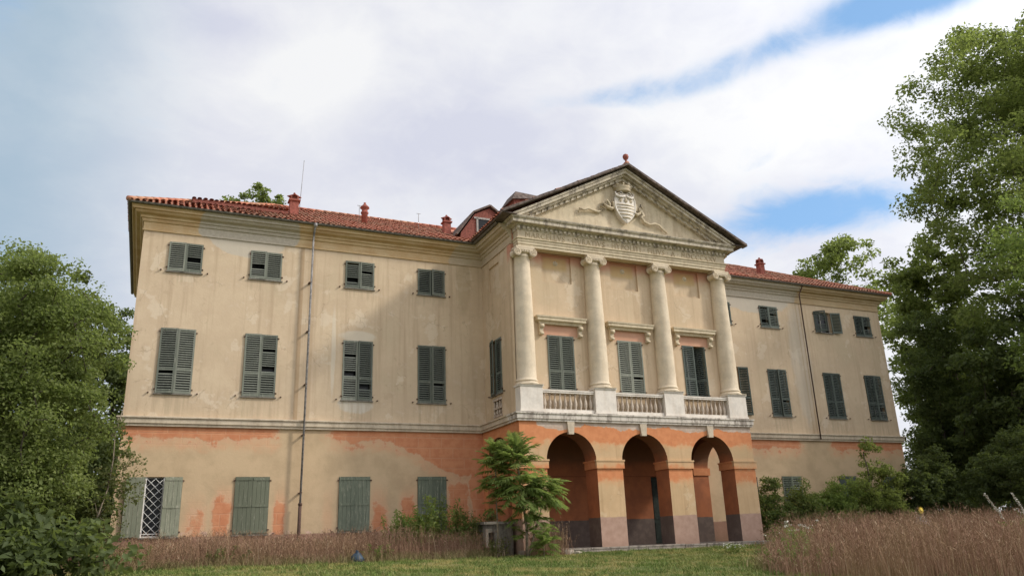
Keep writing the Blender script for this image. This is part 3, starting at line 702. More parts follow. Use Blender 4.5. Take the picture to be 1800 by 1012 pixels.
mb = MB(); mb.lathe([(0.045, 0), (0.045, 0.04), (0.035, 0.06), (0.06, 0.14), (0.075, 0.24), (0.06, 0.34), (0.033, 0.46), (0.03, 0.56), (0.05, 0.60), (0.05, 0.66)], 0, 0, 0, 8); bal_m = mb.mesh('baluster', M_BALUS)
for a, b in zip(COLX, COLX[1:]):
    x0, x1 = a + 0.535, b - 0.535; y = -3.66
    mb = MB(); mb.box(x0, x1, y - 0.11, y + 0.11, 6.03, 6.10); mb.box(x0, x1, y - 0.13, y + 0.13, 6.10, 6.16); mb.box(x0, x1, y - 0.10, y + 0.10, 5.228, 5.37); bo = mb.build('balustrade', M_WHITE, villa)
    n = 10
    for i in range(n): link('baluster', bal_m, bo, (x0 + (x1 - x0) * (i + 0.5) / n, y, 5.37))
# pierced panels below the side windows
for s in (-1, 1):
    mb = MB()
    for i in range(4):
        y = -0.98 - 0.28 * i; mb.lathe([(0.05, 0), (0.075, 0.12), (0.04, 0.24), (0.075, 0.36), (0.05, 0.48), (0.05, 0.6)], s * 5.55, y, 5.44, 8)
    mb.box(*sorted((s * 5.5, s * 5.615)), -1.88, -0.92, 5.70, 5.78); mb.box(*sorted((s * 5.5, s * 5.62)), -1.88, -0.92, 6.06, 6.16); mb.box(*sorted((s * 5.5, s * 5.62)), -1.88, -0.92, 5.37, 5.45); mb.build('pierced_parapet', M_BALUS, villa)

# window hoods on consoles
for cx in (-3.44, 0, 3.44):
    mb = MB(); mb.sweep([(cx - 1.02, UY), (cx - 1.02, UY - 0.14), (cx + 1.02, UY - 0.14), (cx + 1.02, UY)], [(-0.13, 9.02), (0.0, 9.02), (0.02, 9.08), (0.06, 9.12), (0.10, 9.13), (0.14, 9.15), (0.14, 9.24), (0.17, 9.28), (0.18, 9.34), (-0.13, 9.38)])
    h = mb.build('window_hood', M_STONE, villa)
    for s in (-1, 1):
        x = cx + s * 0.93; mb = MB(); mb.box(x - 0.085, x + 0.085, UY - 0.13, UY, 8.55, 9.02)
        mb.lathe([(0.09, -0.095), (0.09, 0.095)], x, UY - 0.15, 8.92, 10, axis='x'); mb.lathe([(0.06, -0.09), (0.06, 0.09)], x, UY - 0.13, 8.60, 10, axis='x'); mb.build('console', M_STONE, h)
    mb = MB(); mb.lathe([(0.12, 0), (0.10, -0.03), (0.04, -0.05)], cx, UY + 0.085, 11.86, 10, axis='y'); mb.build('rosette', M_STONE, villa)

# ------------------------------------------------------------------ windows with shutters
def louvre_leaf(w, h, mid=None, miss=(), mt=None, tilt=0.62):
    mb = MB(); t0, t1 = -0.022, 0.020; st = 0.062
    mb.box(0, st, t0, t1, 0, h); mb.box(w - st, w, t0, t1, 0, h); mb.box(st, w - st, t0, t1, 0, 0.10); mb.box(st, w - st, t0, t1, h - 0.07, h)
    spans = [(0.10, h - 0.07)]
    if mid: mb.box(st, w - st, t0, t1, mid - 0.04, mid + 0.04); spans = [(0.10, mid - 0.04), (mid + 0.04, h - 0.07)]
    i = 0
    for a, b in spans:
        n = max(3, int((b - a) / 0.086)); sp = (b - a) / n
        for k in range(n):
            i += 1
            if i in miss: continue
            z = a + (k + 0.5) * sp; dy, dzz = 0.030, 0.030 * tilt * 1.3
            ay, az_, by, bz = -dy, z - dzz, dy, z + dzz; th = 0.007
            mb.add([(st, ay, az_ - th), (w - st, ay, az_ - th), (w - st, by, bz - th), (st, by, bz - th), (st, ay, az_ + th), (w - st, ay, az_ + th), (w - st, by, bz + th), (st, by, bz + th)],
                   [(0, 3, 2, 1), (4, 5, 6, 7), (0, 1, 5, 4), (1, 2, 6, 5), (2, 3, 7, 6), (3, 0, 4, 7)])
    return mb
def board_leaf(w, h, n=4):
    mb = MB()
    for i in range(n):
        a, b = w * i / n + 0.004, w * (i + 1) / n - 0.004; j = ((i * 37) % 5 - 2) * 0.0015; mb.box(a, b, -0.012 + j, 0.016, 0.003 * (i % 3), h - 0.004 * (i % 2))
    for z in (0.04, h * 0.47, h - 0.13): mb.box(0.02, w - 0.02, -0.030, -0.013, z, z + 0.09)
    return mb
def flip(mb):
    m2 = MB(); m2.v = [(-x, y, z) for x, y, z in mb.v]; m2.f = [tuple(reversed(f)) for f in mb.f]; m2.m = list(mb.m); m2.sm = list(mb.sm); return m2
LEAF = {}
def leaf_mesh(kind, side, w, h, mt, var=0):
    key = (kind, side, round(w, 3), round(h, 3), mt.name, var)
    if key not in LEAF:
        miss = [(), (5, 6), (3, 4, 12), (8,), (10, 11, 19)][var] if kind == 'louvre' else ()
        mb = board_leaf(w, h) if kind == 'board' else louvre_leaf(w, h, h * 0.36 if h > 1.6 else None, miss)
        if side > 0: mb = flip(mb)
        LEAF[key] = mb.mesh('shutter', mt)
    return LEAF[key]
def window(P0, rz, w2, h, mt, kind='louvre', angL=0.0, angR=0.0, var=(0, 0), sill=M_SILL, grille=False, rec=0.235, lights=True):
    """P0 bottom centre on the wall face; local -Y outwards"""
    mb = MB(); f = 0.05
    mb.box(-w2 + 0.003, w2 - 0.003, rec - 0.02, rec - 0.005, 0.003, h - 0.003, 1)
    for a, b, c, d in ((-w2 + .002, -w2 + f, 0, h), (w2 - f, w2 - .002, 0, h), (-w2 + f, w2 - f, 0.002, f), (-w2 + f, w2 - f, h - f, h - .002), (-0.035, 0.035, f, h - f)): mb.box(a, b, rec - 0.07, rec - 0.021, c, d, 0)
    o = mb.build('window', [M_FRAME, M_GLASS], villa); o.location = P0; o.rotation_euler = (0, 0, rz)
    lw = w2 - 0.006
    link('shutter', leaf_mesh(kind, -1, lw, h - 0.012, mt, var[0]), o, (-w2 + 0.003, -0.035 if angL else -0.012, 0.006), (0, 0, -angL))
    link('shutter', leaf_mesh(kind, 1, lw, h - 0.012, mt, var[1]), o, (w2 - 0.003, -0.035 if angR else -0.012, 0.006), (0, 0, angR))
    mb = MB(); mb.box(-w2 - 0.05, w2 + 0.05, -0.07, 0.0, -0.045, -0.002); mb.build('sill', sill, o)
    mb = MB()
    for s in (-1, 1):
        for z in (0.16, h - 0.14):
            mb.box(*sorted((s * (w2 - 0.02), s * (w2 + 0.055))), -0.05, -0.001, z - 0.022, z + 0.022)
        mb.box(*sorted((s * (w2 + 0.20), s * (w2 + 0.25))), -0.09, -0.001, 0.0, 0.035)
    tag(mb.build('hinge', M_IRON, o), kind='stuff')
    if grille:
        mb = MB(); a0, a1 = -w2 + 0.05, 0.0
        n = 5; mesh_w = a1 - a0; hh = h - 0.06; k = 7; dzz = hh / k
        for i in range(-8, 9):
            for s in (1, -1):
                # diagonals clipped to the opening
                za = i * dzz; zb = za + dzz * 2.0
                if s < 0: za, zb = zb, za
                xa, xb = a0, a1
                lo, hi = 0.03, 0.03 + hh
                def cl(xa, za, xb, zb):
                    if (za < lo and zb < lo) or (za > hi and zb > hi): return None
                    def at(zv): return xa + (xb - xa) * (zv - za) / (zb - za)
                    pts = []
                    for (x_, z_), (xo, zo) in (((xa, za), (xb, zb)), ((xb, zb), (xa, za))):
                        if z_ < lo: x_, z_ = at(lo), lo
                        if z_ > hi: x_, z_ = at(hi), hi
                        pts.append((x_, z_))
                    return pts
                q = cl(xa, za, xb, zb)
                if q and abs(q[0][0] - q[1][0]) > 0.01: mb.tube([(q[0][0], 0.06 + 0.006 * s, q[0][1]), (q[1][0], 0.06 + 0.006 * s, q[1][1])], 0.012, 5)
        for x0, x1, z0, z1 in ((a0 - 0.045, a0, 0.0, h - .003), (a1 - 0.02, a1 + 0.02, 0.0, h - .003), (a0, a1, 0.0, 0.04), (a0, a1, 0.10, 0.13)): mb.box(x0, x1, 0.04, 0.085, z0 + .003, z1)
        mb.build('lattice_grille', M_LATT, o)
    return o
VR = [(0, 1), (1, 0), (2, 3), (0, 0)]; sr = random.Random(5)
def aj(): return rad(sr.choice((0, 0, 1.5, 3, 5, 7)))
for i, a in enumerate(AX):
    z0, z1 = FLOORS['top']; window((a, 0, z0), 0, HW, z1 - z0, M_SH, angL=aj(), angR=aj(), var=VR[i])
    z0, z1 = FLOORS['main']; window((a, 0, z0), 0, HW, z1 - z0, M_SH, angL=aj(), angR=aj(), var=((3, 0, 4, 0)[i], (0, 4, 1, 3)[i]))
    z0, z1 = FLOORS['ground']; window((a, 0, z0), 0, HW, z1 - z0, (M_SHG if i < 2 else M_SHG2), 'board', angL=rad(176) if i == 0 else aj(), angR=aj(), grille=(i == 0))
    b = -a
    z0, z1 = FLOORS['top']; window((b, 0, z0), 0, HW, z1 - z0, M_SHD, angR=rad(168) if i == 1 else 0.0, angL=rad(38) if i == 1 else 0.0, var=VR[i])
    z0, z1 = FLOORS['main']; window((b, 0, z0), 0, HW, z1 - z0, M_SHD, angR=rad(176) if i == 3 else aj(), angL=aj(), var=(0, (1, 0, 3, 0)[i]))
    z0, z1 = FLOORS['ground']; window((b, 0, z0), 0, HW, z1 - z0, M_SHG2 if i == 2 else M_SHD, 'louvre' if i == 2 else 'board', var=(0, 2))
for cx, aR in ((-3.44, 0), (0, 0), (3.44, rad(-58))): window((cx, UY, 6.15), 0, HW, 8.58 - 6.15, M_SH if cx < 1 else M_SHD, angR=aR, var=(0, 3 if cx == 0 else 0), rec=0.6 if aR else 0.235)
window((-5.6, -1.39, 6.32), -math.pi / 2, 0.59, 2.40, M_SHD, angL=rad(12)); window((5.6, -1.39, 6.32), math.pi / 2, 0.59, 2.40, M_SHD)

# ------------------------------------------------------------------ inscription and coat of arms
tcv = bpy.data.curves.new('inscription_text', 'FONT'); tcv.body = 'MARCELLVS \u00b7 DVRATIVS \u00b7 HYPOLITI \u00b7 FILIVS \u00b7 A \u00b7 MDCCCXXV'
tcv.size = 0.36; tcv.extrude = 0.018; tcv.resolution_u = 3; tcv.space_character = 1.12
to = bpy.data.objects.new('tmp', tcv); COL.objects.link(to); bpy.context.view_layer.update()
tm = bpy.data.meshes.new_from_object(to.evaluated_get(bpy.context.evaluated_depsgraph_get())); bpy.data.objects.remove(to, do_unlink=True)
co = np.empty(len(tm.vertices) * 3, dtype=np.float32); tm.vertices.foreach_get('co', co); co = co.reshape(-1, 3); x0, x1 = co[:, 0].min(), co[:, 0].max()
nv = np.stack([-5.1 + (co[:, 0] - x0) / (x1 - x0) * 10.1, -3.784 - co[:, 2], 12.70 + co[:, 1]], 1); tm.vertices.foreach_set('co', np.ascontiguousarray(nv, np.float32).ravel()); tm.update()
M_LET = stone_mat('letter_stone', (0.50, 0.40, 0.26), (0.30, 0.22, 0.14), 0.6)
ins = link('inscription', None, villa); polys = [tuple(p.vertices) for p in tm.polygons]; nv = nv.tolist()
par_ = list(range(len(nv)))
def fnd(i):
    while par_[i] != i: par_[i] = par_[par_[i]]; i = par_[i]
    return i
for p in polys:
    for i in p[1:]: par_[fnd(i)] = fnd(p[0])
isl_ = {}
for i in range(len(nv)): isl_.setdefault(fnd(i), []).append(i)
spans = sorted([min(nv[i][0] for i in l), max(nv[i][0] for i in l), l] for l in isl_.values()); grp = []
for a_, b_, l in spans:
    if grp and a_ < grp[-1][1] - 0.004: grp[-1][1] = max(grp[-1][1], b_); grp[-1][2] += l
    else: grp.append([a_, b_, list(l)])
for a_, b_, l in grp:
    ix = {j: k for k, j in enumerate(l)}; me = bpy.data.meshes.new('letter'); me.from_pydata([nv[j] for j in l], [], [tuple(ix[j] for j in p) for p in polys if p[0] in ix]); me.materials.append(M_LET); link('letter', me, ins)

arms = link('coat_of_arms', None, villa, (0, -3.72, 0))
def shield_half(t):
    """half width of the shield against height 0..1"""
    return 0.54 * (1 - max(0.0, (0.62 - t) / 0.62) ** 2.1) * (1 - 0.35 * max(0, (t - 0.75) / 0.25) ** 2)
def shield(sc, y, bulge):
    mb = MB(); n = 18; rows = []
    for i in range(n + 1):
        t = i / n; w = max(0.004, shield_half(t) * sc); row = []
        zc = 13.98 + 1.42 * (0.5 + (t - 0.5) * sc)
        for k in range(9):
            u = -1 + 2 * k / 8; row.append((u * w, y - bulge * (1 - u * u) * (0.35 + 0.65 * math.sin(math.pi * min(1, t * 0.9 + 0.1))), zc))
        rows.append(row)
    vs = [p for r in rows for p in r]; fs = [(i * 9 + k, i * 9 + k + 1, (i + 1) * 9 + k + 1, (i + 1) * 9 + k) for i in range(n) for k in range(8)]
    mb.add(vs, fs, 0, True)
    rim = [r[0] for r in rows] + [r[-1] for r in reversed(rows)]
    return mb, rim
mb, rim = shield(1.0, -0.20, 0.10)
for i in range(len(rim)):
    a, b = rim[i], rim[(i + 1) % len(rim)]; mb.quad(a, b, (b[0], 0.06, b[2]), (a[0], 0.06, a[2]))
mb.tube(rim + [rim[0]], 0.045, 6); mb.build('shield', M_WHITE, arms)
mb = MB()
for i, z in enumerate((14.22, 14.38, 14.54, 14.70, 14.84)):
    t = (z - 13.98) / 1.42; w = shield_half(t) * 0.84; mb.tube([(-w, -0.225, z), (-w * .5, -0.285, z), (0, -0.315, z), (w * .5, -0.285, z), (w, -0.225, z)], 0.026, 5)
for cx in (-0.27, 0.0, 0.27):
    yy = -0.30 + abs(cx) * 0.16
    mb.lathe([(0.012, 0), (0.035, 0.06), (0.04, 0.12), (0.008, 0.24)], cx, yy, 14.97, 6); mb.box(cx - 0.075, cx + 0.075, yy - 0.02, yy + 0.03, 15.0, 15.025)
    for s in (-1, 1): mb.tube([(cx + s * 0.01, yy, 14.96), (cx + s * 0.05, yy, 15.06), (cx + s * 0.085, yy, 15.10), (cx + s * 0.09, yy, 15.06)], 0.016, 5)
mb.build('shield_charges', M_STONE, arms)
mb = MB()
for s in (-1, 1):
    mb.tube([(s * 0.02, -0.30, 15.30), (s * 0.15, -0.31, 15.22), (s * 0.33, -0.29, 15.20), (s * 0.46, -0.24, 15.30), (s * 0.50, -0.20, 15.46), (s * 0.42, -0.2, 15.52)], [0.03, 0.05, 0.055, 0.05, 0.05, 0.03], 6)
    mb.tube([(s * 0.10, -0.26, 15.42), (s * 0.22, -0.28, 15.50), (s * 0.33, -0.26, 15.42), (s * 0.24, -0.27, 15.36)], 0.03, 6)
mb.build('scrollwork', M_WHITE, arms)
mb = MB(); mb.lathe([(0.40, 0), (0.42, 0.05), (0.40, 0.10), (0.42, 0.16), (0.47, 0.24)], 0, -0.02, 15.52, 16)
for k in range(10):
    a = 2 * math.pi * k / 10; mb.lathe([(0.02, 0), (0.055, 0.06), (0.06, 0.11), (0.01, 0.17)], 0.45 * math.cos(a), -0.02 + 0.45 * math.sin(a) * 0.9, 15.75, 6)
mb.build('crown', M_STONE, arms)
for s in (-1, 1):
    mb = MB()
    if s < 0: pts = [(-0.50, 14.75), (-0.70, 14.62), (-0.95, 14.72), (-1.12, 14.88), (-1.25, 14.66), (-1.05, 14.58), (-1.35, 14.40), (-1.65, 14.42), (-1.95, 14.46), (-2.15, 14.36), (-2.35, 14.42), (-2.42, 14.22)]
    else: pts = [(0.50, 14.62), (0.66, 14.48), (0.82, 14.62), (0.95, 14.74), (1.02, 14.52), (0.86, 14.44), (1.05, 14.22), (1.35, 14.12), (1.58, 14.18), (1.85, 14.14), (2.08, 13.98), (2.28, 13.80)]
    P_ = [(x, -0.10 - 0.04 * math.sin(i * 1.7), z) for i, (x, z) in enumerate(pts)]
    mb.tube(P_, [0.07, 0.085, 0.08, 0.075, 0.07, 0.075, 0.065, 0.055, 0.06, 0.05, 0.05, 0.03], 7)
    q = [(s * 0.50, -0.1, 15.15), (s * 0.62, -0.16, 14.95), (s * 0.60, -0.16, 14.70), (s * 0.52, -0.12, 14.55)]; mb.tube(q, [0.05, 0.07, 0.06, 0.04], 7)
    mb.tube([(s * 0.78, -0.12, 14.62), (s * 0.80, -0.14, 14.85), (s * 0.90, -0.12, 15.02), (s * 1.0, -0.12, 14.86)], [0.05, 0.06, 0.06, 0.03], 7)
    mb.build('ribbon', M_STONE, arms)

# ------------------------------------------------------------------ pipes, steps
mb = MB(); mb.tube([(-13.40, -0.60, 13.40), (-13.40, -0.56, 13.30), (-13.40, -0.30, 13.02), (-13.40, -0.26, 12.8), (-13.47, -0.26, 1.95)], 0.042, 10); mb.lathe([(0.10, 0.1), (0.065, -0.05)], -13.40, -0.595, 13.33, 10)
pipe = mb.build('downpipe', M_PIPE, villa)
mb = MB(); mb.tube([(-13.47, -0.26, 2.02), (-13.47, -0.26, 1.94)], 0.08, 10); mb.tube([(-13.47, -0.26, 1.98), (-13.48, -0.26, -0.15)], 0.065, 10); mb.build('pipe_foot', M_IRON, pipe)
for z in (2.4, 4.6, 6.6, 8.8, 10.9):
    mb = MB(); mb.box(-13.52, -13.41, -0.31, 0.0, z, z + 0.022); mb.build('pipe_bracket', M_IRON, pipe)
mb = MB(); mb.tube([(13.55, -0.59, 13.38), (13.55, -0.24, 12.95), (13.52, -0.24, 4.9)], 0.035, 8); mb.build('downpipe', M_IRON, villa)
rnd = random.Random(11); x = -5.95
while x < 6.0:
    w = rnd.uniform(0.9, 1.9); x2 = min(x + w, 6.05); mb = MB(); dz_ = rnd.uniform(-0.012, 0.012); y0 = -4.32 + rnd.uniform(-0.04, 0.04)
    mb.box(x + 0.01, x2 - 0.01, y0, -3.70, -0.55, -0.005 + dz_); mb.box(x + 0.012, x2 - 0.012, y0 - 0.022, y0 + 0.1, -0.06 + dz_, -0.003 + dz_)
    mb.build('step_stone', M_STEP if rnd.random() < 0.65 else M_GREY, villa); x = x2

# ------------------------------------------------------------------ stone cistern beside the portico
cis = link('stone_cistern', None, None, (-6.5, -3.0, 0)); tag(cis, 'weathered grey stone cistern block at the left side of the portico', 'stone block')
mb = MB(); wall_holes(mb, lambda u, z, d: (u, -0.2 + d, z), -0.55, 0.6, -0.4, 0.98, [(-0.42, -0.18, 0.25, 0.68, 0.25, 1)]); mb.quad((-0.55, 1.2, -.4), (-0.55, -.2, -.4), (-0.55, -.2, .98), (-0.55, 1.2, .98)); mb.quad((0.6, -.2, -.4), (0.6, 1.2, -.4), (0.6, 1.2, .98), (0.6, -.2, .98)); mb.quad((-0.55, 1.2, -.4), (-.55, 1.2, .98), (.6, 1.2, .98), (.6, 1.2, -.4)); mb.build('block', M_GREY, cis)
mb = MB(); mb.box(-0.64, 0.66, -0.30, 1.26, 0.98, 1.08); mb.build('lid_slab', M_GREY, cis)
mb = MB(); mb.box(-0.56, -0.47, -0.25, -0.202, 0.18, 0.80); mb.box(-0.56, 0.1, -0.27, -0.202, 0.15, 0.20); mb.build('stone_frame', M_STEP, cis)
# ------------------------------------------------------------------ vegetation
def leaf_mat(name, a, b, c_, trans=0.35, yellow=0.0):
    m = bpy.data.materials.new(name); m.use_nodes = True; nt = m.node_tree; nt.nodes.clear(); g = G(nt)
    isl = X(nt, g.n('ShaderNodeNewGeometry').outputs['Random Per Island']); big = g.noise(0.55, 4, 0.6)
    col = g.mix((isl * 0.7 + big * 0.5).sm(0.25, 0.95), a, b); col = g.mix((big * 0.9 + isl * 0.25).sm(0.55, 0.80), col, c_)
    if yellow: col = g.mix(isl.sm(1.0 - yellow, 1.0), col, (0.24, 0.19, 0.05))
    d = g.n('ShaderNodeBsdfPrincipled'); d.inputs['Roughness'].default_value = 0.6; d.inputs['Specular IOR Level'].default_value = 0.2; g.L.new(col, d.inputs['Base Color'])
    t = g.n('ShaderNodeBsdfTranslucent'); tcol = g.mix(0.6, col, (0.33, 0.42, 0.09)); g.L.new(tcol, t.inputs['Color'])
    mx = g.n('ShaderNodeMixShader'); mx.inputs[0].default_value = trans; g.L.new(d.outputs[0], mx.inputs[1]); g.L.new(t.outputs[0], mx.inputs[2])
    o = g.n('ShaderNodeOutputMaterial'); g.L.new(mx.outputs[0], o.inputs['Surface']); return m
L_PLANE = leaf_mat('plane_tree_leaf', (0.13, 0.155, 0.046), (0.18, 0.21, 0.06), (0.235, 0.27, 0.078), 0.55)
L_PLANE2 = leaf_mat('bright_plane_leaf', (0.12, 0.175, 0.045), (0.165, 0.225, 0.055), (0.21, 0.27, 0.07), 0.52)
L_LEFT = leaf_mat('pale_green_leaf', (0.125, 0.16, 0.05), (0.195, 0.23, 0.08), (0.26, 0.30, 0.105), 0.55)
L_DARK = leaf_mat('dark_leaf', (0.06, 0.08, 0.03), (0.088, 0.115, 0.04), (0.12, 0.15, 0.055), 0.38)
L_AIL = leaf_mat('ailanthus_leaf', (0.14, 0.20, 0.055), (0.20, 0.27, 0.08), (0.28, 0.34, 0.12), 0.55)
L_WEED = leaf_mat('weed_leaf', (0.11, 0.17, 0.04), (0.17, 0.23, 0.06), (0.23, 0.26, 0.08), 0.45, 0.1)
L_SAP = leaf_mat('sapling_leaf', (0.085, 0.10, 0.035), (0.13, 0.145, 0.055), (0.17, 0.16, 0.07), 0.35, 0.15)
L_SHRUB = leaf_mat('shrub_leaf', (0.085, 0.12, 0.035), (0.14, 0.18, 0.055), (0.20, 0.215, 0.075), 0.45, 0.1)
M_BARK = simple('bark', (0.085, 0.07, 0.055), 0.95, 0.4, sc=6); M_BARKL = simple('pale_bark', (0.22, 0.18, 0.13), 0.9, 0.35, sc=7)

def leaf_cloud(name, mt, C, Rr, per, size, rng, flat=0.65, asp=0.62, droop=0.15, up=0.75):
    """kite-shaped leaves scattered round the cluster centres C (n,3)"""
    n = len(C); idx = np.repeat(np.arange(n), per); N = len(idx)
    off = rng.normal(size=(N, 3)); off /= np.linalg.norm(off, axis=1, keepdims=True); off *= (rng.random((N, 1)) ** 0.45)
    p = C[idx] + off * (Rr[idx][:, None] * np.array([1, 1, flat]))
    nrm = rng.normal(size=(N, 3)) * 0.75 + off * 0.45; nrm[:, 2] += up; nrm /= np.linalg.norm(nrm, axis=1, keepdims=True)
    d = rng.normal(size=(N, 3)) + off * 0.8; d[:, 2] -= droop; d -= nrm * np.sum(d * nrm, axis=1, keepdims=True); d /= np.linalg.norm(d, axis=1, keepdims=True)
    w = np.cross(nrm, d); L = (size * (0.6 + 0.8 * rng.random(N)))[:, None]; W = L * asp * 0.5 * (0.8 + 0.4 * rng.random((N, 1)))
    fold = nrm * W * 0.35
    V = np.empty((N, 4, 3)); V[:, 0] = p - d * L * 0.45; V[:, 1] = p + w * W + fold - d * L * 0.05; V[:, 2] = p + d * L * 0.55 - nrm * L * 0.10; V[:, 3] = p - w * W + fold - d * L * 0.05
    q = np.arange(N)[:, None] * 4; F = np.concatenate([q + [0, 1, 2], q + [0, 2, 3]], axis=1).reshape(-1, 3)
    return fast_mesh(name, V.reshape(-1, 3), F, mt)

def skeleton(trunk_pts, C, r_tip, r_trunk, seg=5, rng=None, wob=0.12):
    """trunk polyline plus limbs that reach every cluster; radius follows what a limb carries"""
    nodes = [np.array(p, float) for p in trunk_pts]; par = [-1] + list(range(len(nodes) - 1))
    top = nodes[-1]; order = np.argsort(np.linalg.norm(C - nodes[len(nodes) // 2], axis=1)); base = nodes[0]
    arr = list(nodes)
    for k in order:
        c = C[k]; A = np.array(arr); dd = np.linalg.norm(A - c, axis=1); pen = np.where(A[:, 2] > c[2] + 0.1, 1.8, 1.0); low = np.where(A[:, 2] < base[2] + 0.25 * (top[2] - base[2]), 3.0, 1.0)
        j = int(np.argmin(dd * pen * low)); a = arr[j]; seglen = np.linalg.norm(c - a); steps = max(1, int(seglen / 1.1)); prev = j
        for s_ in range(1, steps + 1):
            t = s_ / steps; p = a + (c - a) * t
            if s_ < steps: p = p + rng.normal(size=3) * wob * seglen * 0.35; p[2] -= 0.04 * seglen * math.sin(math.pi * t)
            arr.append(p); par.append(prev); prev = len(arr) - 1
    n = len(arr); cnt = np.zeros(n)
    kids = [0] * n
    for i in range(n - 1, -1, -1):
        if kids[i] == 0: cnt[i] = max(cnt[i], 1.0)
        if par[i] >= 0: cnt[par[i]] += cnt[i]; kids[par[i]] += 1
    R = r_tip * np.sqrt(cnt); R = np.minimum(R, r_trunk)
    nt_ = len(trunk_pts)
    for i in range(nt_): R[i] = max(R[i], r_trunk * (1 - 0.6 * i / max(1, nt_ - 1)))
    mb = MB()
    mb.tube([arr[i] for i in range(nt_)], [R[i] * (1.35 if i == 0 else 1) for i in range(nt_)], 9)
    for i in range(nt_, n):
        a, b = arr[par[i]], arr[i]; mb.tube([a, b], [min(R[par[i]], R[i] * 1.35), R[i]], seg, cap=False)
    return mb

def tree(name, label, cat, base, lobes, ncl, per, leaf, mt, r_trunk, seed, group=None, rc=(0.5, 0.95), trunk_top=0.7, lean=(0, 0), bark=None, shell=0.42, flat=0.6, r_tip=0.012, asp=0.62, up=0.75):
    rng = np.random.default_rng(seed); base = np.array([base[0], base[1], float(gz(base[0], base[1])) - 0.1])
    vol = np.array([l[3] * l[4] * l[5] for l in lobes]) ** 0.67; pick = rng.choice(len(lobes), ncl, p=vol / vol.sum()); Lb = np.array(lobes)
    d = rng.normal(size=(ncl, 3)); d /= np.linalg.norm(d, axis=1, keepdims=True); d *= (rng.random((ncl, 1)) ** shell)
    C = Lb[pick, :3] + d * Lb[pick, 3:6]; C[:, 2] = np.maximum(C[:, 2], 0.5)
    top = max(l[2] + l[5] * 0.5 for l in lobes) * trunk_top; k = 6
    tp = [(lean[0] * (i / k) + rng.normal() * 0.03 * top * (i > 0) * 0.4, lean[1] * (i / k) + rng.normal() * 0.03 * top * (i > 0) * 0.4, top * i / k) for i in range(k + 1)]
    e = link(name, None, None, tuple(base)); tag(e, label, cat, group)
    sk = skeleton(tp, C, r_tip, r_trunk, rng=rng); sk.build('trunk', bark or M_BARK, e)
    Rr = rng.uniform(rc[0], rc[1], ncl)
    link('crown', leaf_cloud('crown', mt, C, Rr, per, leaf, rng, flat, asp, up=up), e)
    return e
def at(az_, dist):
    a = rad(az_); return (-18.896 + dist * math.sin(a), -32.102 + dist * math.cos(a))

# big plane tree rising past the right edge, and its neighbours
GR = 'tall trees right of the villa'
tree('plane_tree', 'tallest tree at the right edge, towering plane with broad leafy crown', 'tree', at(60.5, 57), [(-0.6, 0, 26.4, 6.6, 6.4, 5.8), (-3.0, 0, 20.0, 6.4, 6.4, 5.4), (2.4, 0, 30.0, 5, 5, 4.5), (-2.4, -1, 13, 5.8, 5.4, 4.6), (4.4, -1, 20, 6.4, 6, 6), (5.4, 0, 26, 5, 5, 5), (6.0, 0, 31.0, 5, 5, 4.5), (1.6, 0, 13, 5.4, 5, 4.4)], 680, 190, 0.225, L_PLANE, 0.55, 1, GR, rc=(0.8, 1.5), shell=0.36)
tree('plane_tree', 'bright green lower tree in front of the tallest right tree', 'tree', at(60.8, 43), [(0.5, 0, 12.5, 2.9, 3, 3.6), (1.5, 0, 9.5, 3.3, 3, 3.2), (0.2, 0, 7.0, 2.8, 2.6, 2.4)], 150, 190, 0.18, L_PLANE2, 0.28, 2, GR, rc=(0.6, 1.2))
tree('broadleaf_tree', 'mid-height tree just beyond the right corner of the villa', 'tree', at(54.2, 61), [(0, 0, 13.5, 3.6, 4, 4.2), (0.8, 0, 9.0, 4.0, 4, 4), (-1.2, 0, 17.0, 2.6, 3, 2.8), (1.5, 0, 5, 3.5, 3.5, 3)], 240, 120, 0.29, L_PLANE, 0.32, 3, GR, rc=(0.6, 1.1))
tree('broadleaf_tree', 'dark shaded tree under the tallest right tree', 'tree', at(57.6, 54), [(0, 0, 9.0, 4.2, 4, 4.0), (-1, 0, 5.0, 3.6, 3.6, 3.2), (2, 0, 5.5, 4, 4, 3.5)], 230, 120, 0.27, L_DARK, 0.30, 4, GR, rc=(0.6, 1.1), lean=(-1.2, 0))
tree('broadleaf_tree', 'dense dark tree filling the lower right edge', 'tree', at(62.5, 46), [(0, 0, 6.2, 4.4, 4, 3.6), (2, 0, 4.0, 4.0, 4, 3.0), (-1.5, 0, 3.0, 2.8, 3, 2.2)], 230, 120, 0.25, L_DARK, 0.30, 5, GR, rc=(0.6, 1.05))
tree('broadleaf_tree', 'rounded treetop rising above the right wing roof', 'tree', at(48.6, 80), [(0, 0, 25.8, 3.2, 4, 2.6), (-3.2, 0, 23.6, 2.6, 3, 2.0), (3.0, 0, 22.6, 3.0, 3, 3.0), (0, 0, 20, 5, 5, 3.5)], 150, 70, 0.34, L_PLANE, 0.35, 6, rc=(0.6, 1.2))
tree('broadleaf_tree', 'pale treetop showing above the left wing roof', 'tree', at(5.6, 62), [(0.35, 0, 28.4, 1.0, 1.2, 1.7), (-1.0, 0, 27.2, 1.3, 1.4, 1.3), (1.2, 0, 27.2, 0.9, 1.1, 1.0), (0, 0, 22.5, 3.0, 3, 3.2)], 80, 80, 0.26, L_LEFT, 0.25, 7, rc=(0.35, 0.7), trunk_top=0.85)
